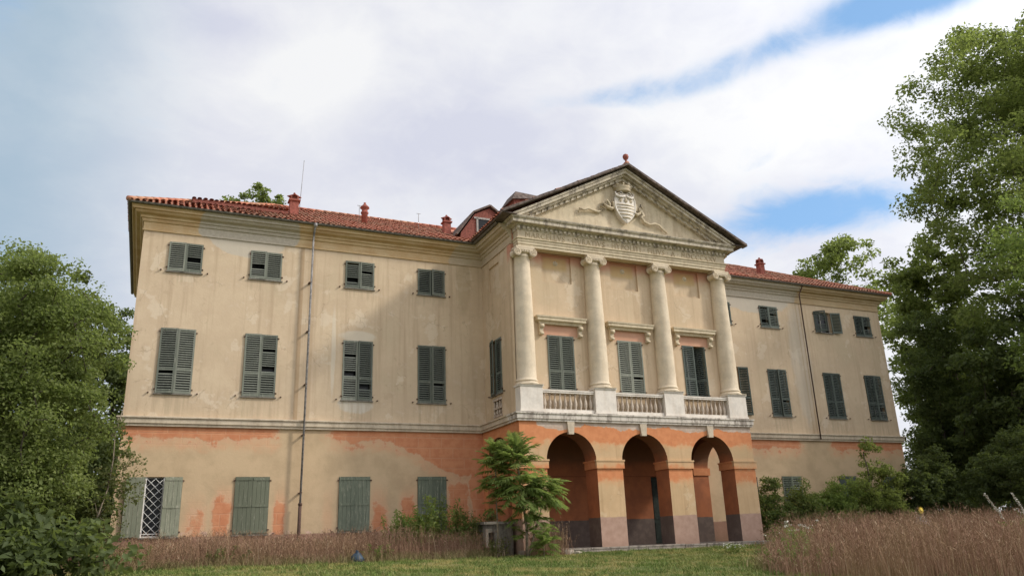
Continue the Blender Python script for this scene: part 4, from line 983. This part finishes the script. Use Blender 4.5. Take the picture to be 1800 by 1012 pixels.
tree('broadleaf_tree', 'slender tree with leaning trunk right behind the right corner of the villa', 'tree', at(52.6, 64), [(0.5, 0, 14.5, 2.4, 3, 3.4), (0.2, 0, 10.0, 2.6, 3, 3.0), (1.2, 0, 6.0, 3.2, 3, 2.8), (1.0, 0, 2.8, 3.0, 2.6, 2.2)], 230, 120, 0.24, L_PLANE, 0.22, 13, GR, rc=(0.55, 1.0), lean=(-0.8, 0))
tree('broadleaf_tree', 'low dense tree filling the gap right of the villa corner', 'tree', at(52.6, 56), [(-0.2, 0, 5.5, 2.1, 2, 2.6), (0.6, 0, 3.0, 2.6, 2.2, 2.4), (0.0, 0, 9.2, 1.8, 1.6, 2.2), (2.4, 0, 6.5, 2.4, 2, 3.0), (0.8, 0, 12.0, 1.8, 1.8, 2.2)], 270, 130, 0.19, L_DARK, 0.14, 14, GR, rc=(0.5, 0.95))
# distant wood behind the right trees
for i, (a_, d_, h_) in enumerate(((53.5, 96, 13), (56.5, 90, 15), (59.5, 92, 14), (62.0, 84, 16))):
    tree('broadleaf_tree', ['far dark tree nearest the villa corner, behind the right trees', 'far dark tree second from the villa corner, behind the right trees', 'far dark tree third from the villa corner, behind the right trees', 'far dark tree at the frame edge, behind the right trees'][i], 'tree', at(a_, d_), [(0, 0, h_ * 0.62, 4.2, 4, h_ * 0.36), (1.5, 0, h_ * 0.3, 4.5, 4, h_ * 0.28)], 110, 70, 0.42, L_DARK, 0.3, 20 + i, 'far trees behind the right trees', rc=(0.8, 1.4))
# thicket left of the villa
for i, (a_, d_, h_) in enumerate(((-11.0, 40, 7), (-6.5, 46, 8), (-3.0, 42, 6.5), (-8.9, 25.0, 2.2), (-6.2, 35, 3.6))):
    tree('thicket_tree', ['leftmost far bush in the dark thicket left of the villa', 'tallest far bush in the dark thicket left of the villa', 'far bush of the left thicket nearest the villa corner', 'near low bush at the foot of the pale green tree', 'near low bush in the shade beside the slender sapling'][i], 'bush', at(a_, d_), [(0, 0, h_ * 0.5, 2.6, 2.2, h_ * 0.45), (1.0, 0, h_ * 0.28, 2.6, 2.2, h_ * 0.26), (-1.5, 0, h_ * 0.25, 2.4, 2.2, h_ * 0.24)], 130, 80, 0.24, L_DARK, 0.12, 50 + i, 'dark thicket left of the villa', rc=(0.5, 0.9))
# left
GL = 'trees left of the villa'
tree('broadleaf_tree', 'large pale green tree filling the left edge beside the villa', 'tree', at(-7.2, 27), [(0.0, 0, 8.2, 1.75, 2.0, 1.55), (0.05, 0, 6.4, 2.3, 2.3, 2.0), (0.15, 0, 4.4, 2.05, 2.2, 2.0), (-2.4, 0, 5.6, 2.4, 2.4, 3.0), (-0.1, 0, 2.7, 1.8, 2, 1.5), (-2.0, -0.3, 2.2, 2.2, 2, 1.7)], 430, 230, 0.105, L_LEFT, 0.11, 8, GL, rc=(0.42, 0.85), shell=0.36)
tree('broadleaf_tree', 'darker tree behind the large pale green tree at the left edge', 'tree', at(-9.9, 36), [(1.0, 0, 9.6, 3.0, 3, 2.6), (-2.4, 0, 8.6, 2.8, 3, 2.8), (2.4, 0, 8.5, 2.2, 2, 2.6), (0, 0, 5, 3.5, 3, 3)], 250, 130, 0.19, L_PLANE, 0.25, 9, GL, rc=(0.45, 0.85))
tree('broadleaf_tree', 'dark tree peeping out behind the left corner of the villa', 'tree', at(-2.5, 50), [(0, 0, 11.5, 2.0, 2.4, 3.0), (-1.2, 0, 8.5, 2.6, 2.5, 3.0), (0, 0, 5, 2.6, 2.6, 3)], 130, 110, 0.24, L_DARK, 0.25, 10, GL, rc=(0.5, 0.95))
tree('broadleaf_tree', 'dark undergrowth tree below the large pale green tree', 'tree', at(-7.0, 31), [(0, 0, 2.4, 2.6, 2, 2.0), (-2.2, 0, 2.2, 2.2, 2, 1.8), (1.5, 0, 3.2, 1.7, 1.6, 2.0)], 170, 120, 0.16, L_DARK, 0.12, 11, GL, rc=(0.35, 0.7))
tree('sapling', 'slender sapling with sparse leaves against the left corner of the villa', 'sapling', at(-2.75, 29.2), [(0.0, 0, 1.3, 0.85, 0.8, 0.9), (0.35, 0, 2.5, 0.9, 0.8, 0.8), (0.75, 0, 3.35, 0.65, 0.5, 0.45), (0.3, 0, 4.6, 0.45, 0.4, 0.35), (0.5, 0, 5.5, 0.3, 0.3, 0.2)], 90, 30, 0.085, L_SAP, 0.035, 12, rc=(0.15, 0.34), trunk_top=0.95, bark=M_BARKL, r_tip=0.004, lean=(0.45, 0))

# shrubs in front of the right wing
GS = 'shrubs along the right wing'
def shrub(label, x, y, h, w, ncl, mt, seed, leaf=0.10, per=60, nm='shrub', cat='shrub', g_=GS, rc=(0.2, 0.42)):
    tree(nm, label, cat, (x, y), [(0, 0, h * 0.42, w, w * 0.8, h * 0.40), (w * 0.25, 0, h * 0.66, w * 0.65, w * 0.6, h * 0.34), (-w * 0.4, 0, h * 0.5, w * 0.55, w * 0.5, h * 0.3)], ncl, per, leaf, mt, 0.04, seed, g_, rc=rc, trunk_top=0.6, r_tip=0.006)
shrub('leafy yellow-green shrub beside the right end of the arcade', 6.85, -3.1, 3.0, 0.8, 110, L_SHRUB, 31, per=55)
shrub('yellowish shrub in front of the louvred ground window of the right wing', 8.7, -3.2, 2.9, 1.15, 150, L_SHRUB, 32, per=55)
shrub('rounded green bush between the louvred window and the leaning sapling', 10.9, -3.2, 3.0, 1.7, 230, L_PLANE2, 33)
shrub('dark green bush under the leaning sapling', 13.6, -3.0, 3.1, 1.9, 260, L_PLANE, 34)
shrub('tall dark bush at the right corner of the villa', 17.2, -3.2, 4.6, 2.0, 300, L_DARK, 35, 0.13)
shrub('broad dark bush beyond the right corner of the villa', 20.8, -5.0, 5.2, 2.5, 320, L_DARK, 36, 0.14)
tree('sapling', 'leaning sapling with tufted top before the right wing', 'sapling', (13.0, -3.4), [(0.2, 0, 4.3, 0.5, 0.5, 0.5), (0.5, 0, 3.4, 0.8, 0.7, 0.6), (-0.9, 0, 2.7, 0.9, 0.7, 0.4), (1.4, 0, 2.9, 0.8, 0.7, 0.5), (0.3, 0, 2.0, 1.2, 0.9, 0.6)], 90, 45, 0.12, L_PLANE, 0.05, 37, rc=(0.2, 0.4), trunk_top=0.9, r_tip=0.006)

# ailanthus: pinnate fronds, each a part of its own
def frond_mesh(L, n, seed, mt):
    rng = np.random.default_rng(seed); V = []; F = []
    def pt(t): return np.array([L * t * (1 - 0.12 * t), 0, 0.24 * L * t - 0.40 * L * t * t])
    P_ = [pt(i / 8) for i in range(9)]
    for i in range(8):
        a, b = P_[i], P_[i + 1]; o = len(V); r = 0.008; V += [a + [0, r, 0], a - [0, r, 0], b - [0, r, 0], b + [0, r, 0]]; F += [(o, o + 1, o + 2), (o, o + 2, o + 3)]
    for i in range(n):
        t = 0.16 + 0.84 * (i + 0.5) / n; c = pt(t); l = L * 0.27 * (0.55 + 0.9 * math.sin(math.pi * min(1, t * 0.85 + 0.12)) * 0.6) * rng.uniform(0.85, 1.15)
        for s in (-1, 1):
            ang = rad(62 - 22 * t) + rng.normal() * 0.12; d = np.array([math.cos(ang), s * math.sin(ang), -0.28 + rng.normal() * 0.12]); d /= np.linalg.norm(d)
            w = np.cross([0, 0, 1], d); w /= np.linalg.norm(w); W = l * 0.115; o = len(V); up_ = np.array([0, 0, 0.25 * W])
            V += [c, c + d * l * 0.35 + w * W + up_, c + d * l - np.array([0, 0, 0.18 * l]), c + d * l * 0.35 - w * W + up_]; F += [(o, o + 3, o + 2), (o, o + 2, o + 1)]
    d = np.array([1, 0, -.5]); c = pt(1.0); o = len(V); V += [c, c + d * L * .05 + [0, L * .02, 0], c + d * L * .13, c + d * L * .05 - [0, L * .02, 0]]; F += [(o, o + 3, o + 2), (o, o + 2, o + 1)]
    return fast_mesh('frond', np.array(V), np.array(F), mt)
FR = [frond_mesh(1.0, 11, s, L_AIL) for s in range(4)]
def ailanthus(label, base, stems, seed):
    rng = random.Random(seed); z0 = float(gz(base[0], base[1])); e = link('ailanthus', None, None, (base[0], base[1], z0)); tag(e, label, 'young tree', 'young ailanthus trees by the portico')
    for pts, r, whorls in stems:
        mb = MB(); mb.tube(pts, [r * (1 - 0.6 * i / (len(pts) - 1)) for i in range(len(pts))], 7); mb.build('stem', M_BARKL, e)
        for (px, py, pz), n, L0, L1, el0, el1 in whorls:
            n = int(n * 3.2)
            for k in range(n):
                a = 2 * math.pi * (k + rng.random() * 0.6) / n; L = rng.uniform(L0, L1); el_ = rng.uniform(el0 - 0.25, el1 + 0.15)
                link('frond', FR[rng.randrange(4)], e, (px + rng.uniform(-.08, .08), py + rng.uniform(-.08, .08), pz + rng.uniform(-0.32, 0.22)), (rng.uniform(-0.25, 0.25), -el_, a), (L, L, L))
ailanthus('tallest young ailanthus with drooping pinnate fronds before the arcade', (-6.35, -5.35), [
    ([(0, 0, 0), (0.02, 0, 1.0), (-0.12, 0, 2.1), (-0.22, 0, 3.0), (-0.28, 0, 3.65)], 0.055, [((-0.28, 0, 3.6), 11, 0.7, 1.0, 0.3, 1.3), ((-0.25, 0, 3.25), 9, 0.85, 1.15, 0.1, 0.8), ((-0.15, 0, 2.6), 9, 1.0, 1.3, -0.1, 0.4), ((-0.1, 0, 2.2), 9, 1.0, 1.3, -0.2, 0.4), ((-0.02, 0, 1.5), 5, 0.7, 1.0, -0.1, 0.5), ((0, 0, 0.9), 4, 0.5, 0.8, 0.0, 0.6)]),
    ([(0.05, 0, 0), (0.35, 0, 0.9), (0.62, 0, 1.6), (0.85, 0, 2.3)], 0.04, [((0.85, 0, 2.3), 12, 0.8, 1.15, -0.1, 0.8), ((0.7, 0, 1.95), 9, 0.8, 1.1, -0.3, 0.4), ((0.5, 0, 1.3), 4, 0.6, 0.8, -0.1, 0.5)])], 1)
ailanthus('slimmer young ailanthus left of the tallest one, beside the portico corner', (-7.25, -4.9), [
    ([(0, 0, 0), (-0.02, 0, 1.2), (-0.05, 0, 2.4), (-0.02, 0, 3.7)], 0.035, [((-0.02, 0, 3.65), 9, 0.6, 0.8, 0.3, 1.2), ((-0.03, 0, 3.2), 9, 0.7, 0.9, 0.0, 0.6), ((-0.04, 0, 2.7), 8, 0.7, 0.95, -0.1, 0.4), ((-0.04, 0, 2.0), 5, 0.5, 0.7, -0.2, 0.3)])], 2)
ailanthus('small bushy ailanthus sprout at the foot of the tallest one', (-6.1, -6.2), [
    ([(0, 0, 0), (0.0, 0, 0.35), (0.03, 0, 0.7)], 0.02, [((0.03, 0, 0.68), 8, 0.45, 0.65, 0.1, 1.0), ((0.02, 0, 0.45), 9, 0.5, 0.7, -0.1, 0.5)])], 3)

# tall weeds by the left wing
GW = 'green weeds before the left wing'
for i, (x, y, h, w, n, lb, mt) in enumerate(((-8.75, -2.2, 2.25, 0.55, 70, 'tallest dark green weed clump before the last shutter of the left wing', L_WEED), (-10.1, -2.3, 1.75, 0.45, 36, 'yellow-green weed clump leftmost by the left wing', L_WEED), (-9.5, -2.4, 1.6, 0.4, 30, 'low weed clump between the leftmost weeds and the tallest one', L_WEED), (-7.75, -2.4, 1.7, 0.45, 40, 'yellow-green weed clump right of the tallest weeds', L_WEED), (-6.95, -2.6, 1.75, 0.5, 30, 'feathery pale weed clump nearest the stone cistern', L_SAP))):
    rng = np.random.default_rng(60 + i); e = link('weed_clump', None, None, (x, y, float(gz(x, y)))); tag(e, lb, 'weeds', GW); mb = MB(); C_ = []
    for k in range(n // 2):
        bx, by = rng.normal() * w * 0.65, rng.normal() * w * 0.4; hh = h * rng.uniform(0.6, 1.0); tx, ty = bx * 1.3 + rng.normal() * 0.08, by + rng.normal() * 0.08; mb.tube([(bx, by, 0), ((bx + tx) / 2, (by + ty) / 2, hh * 0.55), (tx, ty, hh)], [0.012, 0.01, 0.004], 4)
        for q in np.linspace(0.4, 1.0, 7): C_.append((bx + (tx - bx) * q, by + (ty - by) * q, hh * q))
    mb.build('stems', L_WEED, e); C_ = np.array(C_); link('leaves', leaf_cloud('leaves', mt, C_, np.full(len(C_), 0.15), 10, 0.15, rng, 0.8, 0.26, 0.3, 0.5), e)

GM = 'green weeds inside the dry grass'
for i, (x, y, h, w, n, lb) in enumerate(((-19.2, -4.2, 0.75, 0.4, 24, 'green weeds in the dry grass below the slender sapling'), (-16.6, -4.6, 0.6, 0.5, 24, 'green weeds in the dry grass before the second ground shutter'), (-11.6, -4.6, 0.55, 0.4, 21, 'green weeds in the dry grass near the blue bag'), (-7.3, -4.6, 0.7, 0.4, 24, 'green weeds in the dry grass left of the stone cistern'), (-3.9, -15.9, 0.75, 0.5, 36, 'green weeds at the nearest corner of the dry grass field'), (-2.2, -14.2, 0.8, 0.45, 30, 'green weeds along the lawn edge of the dry grass field'), (1.6, -9.6, 1.0, 0.5, 30, 'green weeds at the far lawn edge of the dry grass field'))):
    rng = np.random.default_rng(160 + i); e = link('weed_clump', None, None, (x, y, float(gz(x, y)))); tag(e, lb, 'weeds', GM); mb = MB(); C_ = []
    for k in range(n // 2):
        bx, by = rng.normal() * w * 0.6, rng.normal() * w * 0.5; hh = h * rng.uniform(0.5, 1.0); tx, ty = bx * 1.4 + rng.normal() * 0.1, by + rng.normal() * 0.1; mb.tube([(bx, by, 0), ((bx + tx) / 2, (by + ty) / 2, hh * 0.55), (tx, ty, hh)], [0.01, 0.008, 0.003], 4)
        for q in np.linspace(0.3, 1.0, 6): C_.append((bx + (tx - bx) * q, by + (ty - by) * q, hh * q))
    mb.build('stems', L_WEED, e); C_ = np.array(C_); link('leaves', leaf_cloud('leaves', L_SAP if i % 2 else L_WEED, C_, np.full(len(C_), 0.10), 8, 0.09, rng, 0.8, 0.3, 0.3, 0.5), e)

# ------------------------------------------------------------------ grass
def blade_mat(name, cols, sc=0.6):
    m = bpy.data.materials.new(name); m.use_nodes = True; nt = m.node_tree; b = nt.nodes['Principled BSDF']; g = G(nt); isl = X(nt, g.n('ShaderNodeNewGeometry').outputs['Random Per Island']); big = g.noise(sc, 4, 0.6); f = g.noise(sc * 5, 3, 0.6)
    c = g.mix((isl * 0.8 + big * 0.4).sm(0.2, 1.0), cols[0], cols[1]); c = g.mix((big * 0.7 + f * 0.45).sm(0.50, 0.70), c, cols[2]); c = g.mix(isl.sm(0.86, 1.0) * 0.8, c, cols[3])
    setc(g, b, c, 0.8); b.inputs['Specular IOR Level'].default_value = 0.1; return m
def in_poly(x, y, poly):
    r = np.zeros(len(x), bool); n = len(poly)
    for i in range(n):
        x1, y1 = poly[i]; x2, y2 = poly[(i + 1) % n]; c = ((y1 > y) != (y2 > y)) & (x < (x2 - x1) * (y - y1) / (y2 - y1 + 1e-9) + x1); r ^= c
    return r
def scatter(poly, n, rng):
    xs_ = [p[0] for p in poly]; ys_ = [p[1] for p in poly]; out = np.empty((0, 2))
    while len(out) < n:
        q = np.stack([rng.uniform(min(xs_), max(xs_), n), rng.uniform(min(ys_), max(ys_), n)], 1); out = np.concatenate([out, q[in_poly(q[:, 0], q[:, 1], poly)]])
    return out[:n]
def blades(P, h, w, bend, rng, segs=2, z=None):
    """curved tapered blades, one ribbon each"""
    N = len(P); z0 = gz(P[:, 0], P[:, 1]) if z is None else z; a = rng.uniform(0, 2 * np.pi, N); b = rng.uniform(0, 2 * np.pi, N); bl = bend * rng.random(N) * h
    side = np.stack([np.cos(a), np.sin(a), np.zeros(N)], 1); bd = np.stack([np.cos(b), np.sin(b), np.zeros(N)], 1); rows = []
    for i in range(segs + 1):
        t = i / segs; c = np.stack([P[:, 0], P[:, 1], z0 - 0.02], 1) + bd * (bl * t * t)[:, None]; c[:, 2] += h * t * (1 - 0.12 * t * bend); ww = (w * (1 - 0.75 * t))[:, None] * side * 0.5; rows.append((c - ww, c + ww))
    V = np.stack([p for r in rows for p in r], 1); k = 2 * (segs + 1); q = np.arange(N)[:, None] * k
    F = np.concatenate([q + [2 * i, 2 * i + 1, 2 * i + 3, 2 * i + 2] for i in range(segs)], axis=1).reshape(-1, 4); tips = rows[-1][0]
    return V.reshape(-1, 3), F, tips
def join_vf(parts):
    o = 0; Vs = []; Fs = []
    for V, F in parts: Vs.append(V); Fs.append(F + o); o += len(V)
    return np.concatenate(Vs), np.concatenate(Fs)
M_DRY = blade_mat('dry_grass', ((0.20, 0.11, 0.072), (0.34, 0.205, 0.135), (0.27, 0.18, 0.10), (0.52, 0.41, 0.27)), 0.5)
M_LAWN = blade_mat('lawn_blades', ((0.09, 0.145, 0.03), (0.16, 0.22, 0.05), (0.34, 0.29, 0.105), (0.44, 0.37, 0.17)), 0.55)
def dry_patch(name, label, poly, n, h0, h1, seed, dens=None, hfun=None):
    rng = np.random.default_rng(seed); P = scatter(poly, n, rng); P = P + rng.normal(size=P.shape) * 0.22
    cl = np.sin(P[:, 0] * 2.1 + np.sin(P[:, 1] * 1.7) * 1.5) * np.cos(P[:, 1] * 1.9 + P[:, 0]) * 0.5 + 0.5
    c2 = np.sin(P[:, 0] * 0.83 + P[:, 1] * 1.31) * np.sin(P[:, 1] * 0.57 - P[:, 0] * 0.41 + 2.0) * 0.5 + 0.5; h = (h0 + (h1 - h0) * rng.random(n) ** 2.2) * (0.62 + 0.30 * cl + 0.22 * c2)
    if hfun is not None: h = h * hfun(P)
    V, F, tips = blades(P, h, np.full(n, 0.009) * rng.uniform(0.7, 1.4, n), 0.35, rng, 3)
    parts = [(V, F)]
    # seed heads: short slanting ribbons along the upper stalk
    m = n * 2; k = rng.integers(0, n, m); t = rng.uniform(0.55, 1.0, m); base = V.reshape(n, 8, 3)[k]; top = base[:, 6]; low = base[:, 4]; c = low + (top - low) * (t[:, None] * 1.2 - 0.2)
    d = rng.normal(size=(m, 3)) * 0.55; d[:, 2] = np.abs(d[:, 2]) + 0.35; d /= np.linalg.norm(d, axis=1, keepdims=True); l = rng.uniform(0.04, 0.13, m)[:, None]; s_ = np.cross(d, rng.normal(size=(m, 3))); s_ /= np.linalg.norm(s_, axis=1, keepdims=True); s_ *= 0.006
    V2 = np.stack([c - s_, c + s_, c + d * l + s_ * .3, c + d * l - s_ * .3], 1).reshape(-1, 3); F2 = np.arange(m * 4).reshape(-1, 4); parts.append((V2, F2))
    # leaf litter skirt of shorter blades
    P2 = scatter(poly, n // 2, rng); V3, F3, _ = blades(P2, rng.uniform(0.15, 0.45, n // 2), np.full(n // 2, 0.014), 0.9, rng, 3); parts.append((V3, F3))
    V, F = join_vf(parts); o = link(name, fast_mesh(name, V, F, M_DRY)); tag(o, label, 'dry grass', kind='stuff'); return o
dry_patch('dry_grass_strip', 'strip of dry reddish grass along the foot of the left wing', [(-21.5, -0.15), (-21.8, -4.3), (-18.0, -4.6), (-13, -4.9), (-9, -4.7), (-7.4, -4.2), (-6.9, -3.4), (-7.2, -0.15)], 30000, 0.3, 1.25, 71)
dry_patch('dry_grass_field', 'field of tall dry reddish grass at the lower right', [(-5.5, -17.2), (-4.4, -15.6), (-1.6, -12.4), (2.0, -8.6), (6.0, -5.6), (7.0, -4.2), (26, -4.2), (26, -14), (4, -22), (-1.5, -21.5)], 70000, 0.5, 1.5, 72, hfun=lambda P: np.clip(0.62 + 0.16 * (P[:, 0] + 5.5 - (P[:, 1] + 17.2) * 0.75), 0.62, 1.0))
dry_patch('dry_grass_tuft', 'tuft of dry reddish grass at the foot of the arcade corner', [(-5.9, -4.5), (-5.9, -5.3), (-4.7, -5.2), (-4.7, -4.5)], 900, 0.6, 1.35, 73)
rng = np.random.default_rng(80); P = scatter([(-24, -3.8), (-17, -12), (-11, -15.5), (-4, -18), (-3.9, -15), (6.5, -5), (6.5, -4.35), (-6, -4.35), (-7.4, -4.2), (-9, -4.5), (-13, -4.7), (-20, -4.2)], 130000, rng)
V, F, _ = blades(P, rng.uniform(0.03, 0.095, len(P)), np.full(len(P), 0.016), 0.9, rng, 2); o = link('lawn_grass', fast_mesh('lawn_grass', V, F, M_LAWN)); tag(o, 'short patchy green and yellow lawn grass before the villa', 'grass', kind='stuff')

rng = np.random.default_rng(81); P = scatter([(-22, -4.4), (-17, -11), (-11, -15), (-4.4, -17.5), (-4.4, -15), (6, -5.2), (6, -4.5), (-6, -4.6), (-9, -4.8), (-13, -5.0), (-20, -4.7)], 420, rng)
k = rng.integers(14, 60, len(P)); q = np.repeat(P, k, axis=0) + rng.normal(size=(k.sum(), 2)) * 0.10; V, F, _ = blades(q, rng.uniform(0.06, 0.17, len(q)), np.full(len(q), 0.02), 1.2, rng, 2); o = link('lawn_tufts', fast_mesh('lawn_tufts', V, F, blade_mat('tuft_blades', ((0.07, 0.12, 0.025), (0.13, 0.20, 0.05), (0.20, 0.23, 0.07), (0.36, 0.32, 0.15)), 1.5))); tag(o, 'darker coarse grass tufts dotted over the lawn', 'grass', kind='stuff')
edge = np.array([(-21.5, -4.4), (-18, -4.8), (-13, -5.1), (-9, -4.9), (-7.2, -4.4), (-5.2, -5.4), (-1.5, -12.6), (-4.6, -15.8)]); P = []
for a_, b_ in list(zip(edge[:5], edge[1:5])) + [(edge[6], edge[7])]: t = rng.random((1600, 1)); P.append(a_ + (b_ - a_) * t + rng.normal(size=(1600, 2)) * 0.28)
P = np.concatenate(P); V, F, _ = blades(P, rng.uniform(0.1, 0.42, len(P)), np.full(len(P), 0.012), 1.1, rng, 2); o = link('grass_fringe', fast_mesh('grass_fringe', V, F, blade_mat('fringe_blades', ((0.12, 0.13, 0.04), (0.22, 0.18, 0.08), (0.30, 0.22, 0.12), (0.42, 0.34, 0.2)), 1.2))); tag(o, 'ragged fringe of longer grass where dry grass meets lawn', 'grass', kind='stuff')

# ------------------------------------------------------------------ small things in the grass
M_WFL = simple('white_petal', (0.58, 0.57, 0.48), 0.7, 0.08); M_YEL = simple('yellow_petal', (0.72, 0.56, 0.10), 0.7, 0.15); M_BLUE = simple('blue_plastic', (0.035, 0.06, 0.09), 0.5, 0.25); M_RUB = simple('pale_rubble', (0.42, 0.37, 0.30), 0.9, 0.25); M_POLE = simple('dark_green_pole', (0.035, 0.05, 0.045), 0.6, 0.2)
def flower_weed(label, x, y, h, w, n, seed, mt=M_WFL):
    rng = np.random.default_rng(seed); e = link('flowering_weed', None, None, (x, y, float(gz(x, y)))); tag(e, label, 'weeds', 'white flowering weeds in the grass'); mb = MB(); C_ = []; T = []
    for k in range(n):
        bx, by = rng.normal(size=2) * w * 0.3; tx, ty = rng.normal(size=2) * w * 0.6; hh = h * rng.uniform(0.65, 1.0); mb.tube([(bx, by, 0), (bx + tx * .4, by + ty * .4, hh * 0.6), (bx + tx, by + ty, hh)], [0.007, 0.006, 0.004], 4); T.append((bx + tx, by + ty, hh)); C_ += [(bx + tx * .4, by + ty * .4, hh * .6), (bx + tx * .7, by + ty * .7, hh * .8)]
    mb.build('stems', L_WEED, e); C_ = np.array(C_); T = np.array(T); link('leaves', leaf_cloud('leaves', L_WEED, C_, np.full(len(C_), 0.12), 6, 0.09, rng, 0.9, 0.3), e); tag(link('flowers', leaf_cloud('flowers', mt, T, np.full(len(T), 0.09), 9, 0.035, rng, 0.5, 0.9, up=1.5), e), kind='stuff')
flower_weed('white flowering weeds at the left edge of the dry grass field', -0.9, -13.0, 1.2, 0.65, 26, 91)
flower_weed('low white flowering weed on the lawn before the third arch', -0.4, -9.3, 0.35, 0.35, 16, 92)
flower_weed('white flowering weeds near the frame edge in the dry grass field', 2.0, -18.2, 1.45, 0.3, 12, 93)
# mullein spikes
for i, (x, y, h, ln, lb) in enumerate(((7.4, -14.0, 1.85, -0.75, 'pale flower spike leaning left at the right edge'), (8.3, -14.2, 1.85, -0.55, 'pale flower spike nearest the frame edge'))):
    e = link('flower_spike', None, None, (x, y, float(gz(x, y)))); tag(e, lb, 'flower', 'pale flower spikes at the right edge'); pts = [(0, 0, 0), (ln * 0.25, 0.1, h * 0.5), (ln, 0.25, h)]; mb = MB(); mb.tube(pts, [0.02, 0.016, 0.008], 5); mb.build('stem', M_BARKL, e)
    C_ = np.array([(ln * (0.25 + .75 * t), 0.1 + .15 * t, h * (0.5 + .5 * t)) for t in np.linspace(0.15, 1.0, 14)]); tag(link('flowers', leaf_cloud('flowers', M_WFL, C_, np.full(14, 0.05), 12, 0.045, np.random.default_rng(i + 5), 1.0, 0.9), e), kind='stuff')
    C_ = np.array([(0.05, 0, 0.3), (0, 0.05, 0.6), (ln * .2, .1, 0.85)]); link('leaves', leaf_cloud('leaves', L_SHRUB, C_, np.full(3, 0.25), 14, 0.2, np.random.default_rng(i + 9), 0.6, 0.4), e)
# yellow flower
e = link('yellow_flower', None, None, (5.3, -12.2, float(gz(5.3, -12.2)))); tag(e, 'single yellow flower head above the dry grass field', 'flower'); mb = MB(); mb.tube([(0, 0, 0), (0.03, 0, 0.7), (0.05, 0, 1.28)], [0.012, 0.01, 0.008], 5); mb.build('stem', L_WEED, e)
mb = MB()
for k in range(14):
    a = 2 * math.pi * k / 14; c, s = math.cos(a), math.sin(a); mb.add([(0.05, -0.02, 1.30), (0.05 + 0.07 * c - 0.025 * s, -0.05, 1.30 + 0.07 * s + 0.025 * c), (0.05 + 0.135 * c, -0.04, 1.30 + 0.135 * s), (0.05 + 0.07 * c + 0.025 * s, -0.05, 1.30 + 0.07 * s - 0.025 * c)], [(0, 1, 2, 3)])
mb.lathe([(0.06, 0.02), (0.065, -0.03), (0.03, -0.06)], 0.05, -0.02, 1.30, 10, axis='y'); mb.build('petals', M_YEL, e)
# blue plastic bag
rng = np.random.default_rng(3); mb = MB(); prof = [(0.02, 0.0), (0.16, 0.01), (0.20, 0.08), (0.17, 0.18), (0.10, 0.27), (0.04, 0.33), (0.06, 0.38)]; mb.lathe(prof, 0, 0, 0, 12)
mb.v = [(x * (1 + 0.25 * rng.normal()), y * (1 + 0.2 * rng.normal()), z + 0.015 * rng.normal()) for x, y, z in mb.v]; x, y = -12.4, -5.15; o = mb.build('plastic_bag', M_BLUE); o.location = (x, y, float(gz(x, y))); tag(o, 'crumpled dark blue plastic bag at the edge of the dry grass', 'bag')
# rubble beside the step
for i, (x, y, a, b, c, lb) in enumerate(((-4.35, -4.75, 0.20, 0.09, 0.05, 'broken pale slab of rubble lying by the step'), (-4.05, -4.95, 0.15, 0.09, 0.04, 'pale rubble piece nearest the lawn by the step'), (-4.55, -5.0, 0.14, 0.10, 0.07, 'smallest pale rubble piece by the dry tuft'))):
    rng = np.random.default_rng(40 + i); mb = MB(); mb.box(-a, a, -b, b, -0.03, c * 2); mb.v = [tuple(np.array(p) + rng.normal(size=3) * 0.02) for p in mb.v]; o = mb.build('rubble', M_RUB); o.location = (x, y, float(gz(x, y))); o.rotation_euler = (0.15, -0.2 + 0.2 * i, 0.5 * i); tag(o, lb, 'rubble', 'rubble by the step')
# slim dark pole
mb = MB(); mb.tube([(0.12, 0, 0), (0, 0, 2.95)], 0.045, 8); mb.tube([(0, 0, 2.95), (0, 0, 3.0)], 0.055, 8); o = mb.build('pole', M_POLE); o.location = (6.85, -2.5, float(gz(6.85, -2.5)) - 0.05); tag(o, 'slim dark green pole beside the right end of the arcade', 'pole')

# ------------------------------------------------------------------ ground
def ground_mat():
    m, g, b = mat('lawn_soil'); x, y, z = g.xyz(); a = g.noise(0.5, 6, 0.6); f = g.noise(6, 6, 0.7); h = g.noise(30, 4, 0.7)
    c = g.mix((a * 0.6 + f * 0.45).sm(0.42, 0.64), (0.09, 0.125, 0.035), (0.24, 0.21, 0.085)); c = g.mix(h.sm(0.45, 0.7) * 0.6, c, (0.04, 0.05, 0.016))
    c = g.mix(f.sm(0.6, 0.72) * 0.5, c, (0.16, 0.12, 0.07)); setc(g, b, c, 0.95, f + h * 0.5, 0.05, 0.7); return m
xs = np.concatenate([np.array([-900, -400, -200, -100, -60]), np.arange(-45, 45.1, 0.75), np.array([60, 100, 200, 400, 900])]); ys = np.concatenate([np.array([-300, -120, -60, -45]), np.arange(-36, 16.1, 0.75), np.array([30, 60, 120, 300, 900])])
XX, YY = np.meshgrid(xs, ys); V = np.stack([XX.ravel(), YY.ravel(), gz(XX, YY).ravel()], 1); nx = len(xs)
I, J = np.meshgrid(np.arange(len(ys) - 1), np.arange(nx - 1), indexing='ij'); i0 = (I * nx + J).ravel(); F = np.stack([i0, i0 + 1, i0 + nx + 1, i0 + nx], 1)
M_GROUND = ground_mat(); gr = link('ground', fast_mesh('ground', V, F, M_GROUND)); tag(gr, kind='structure')
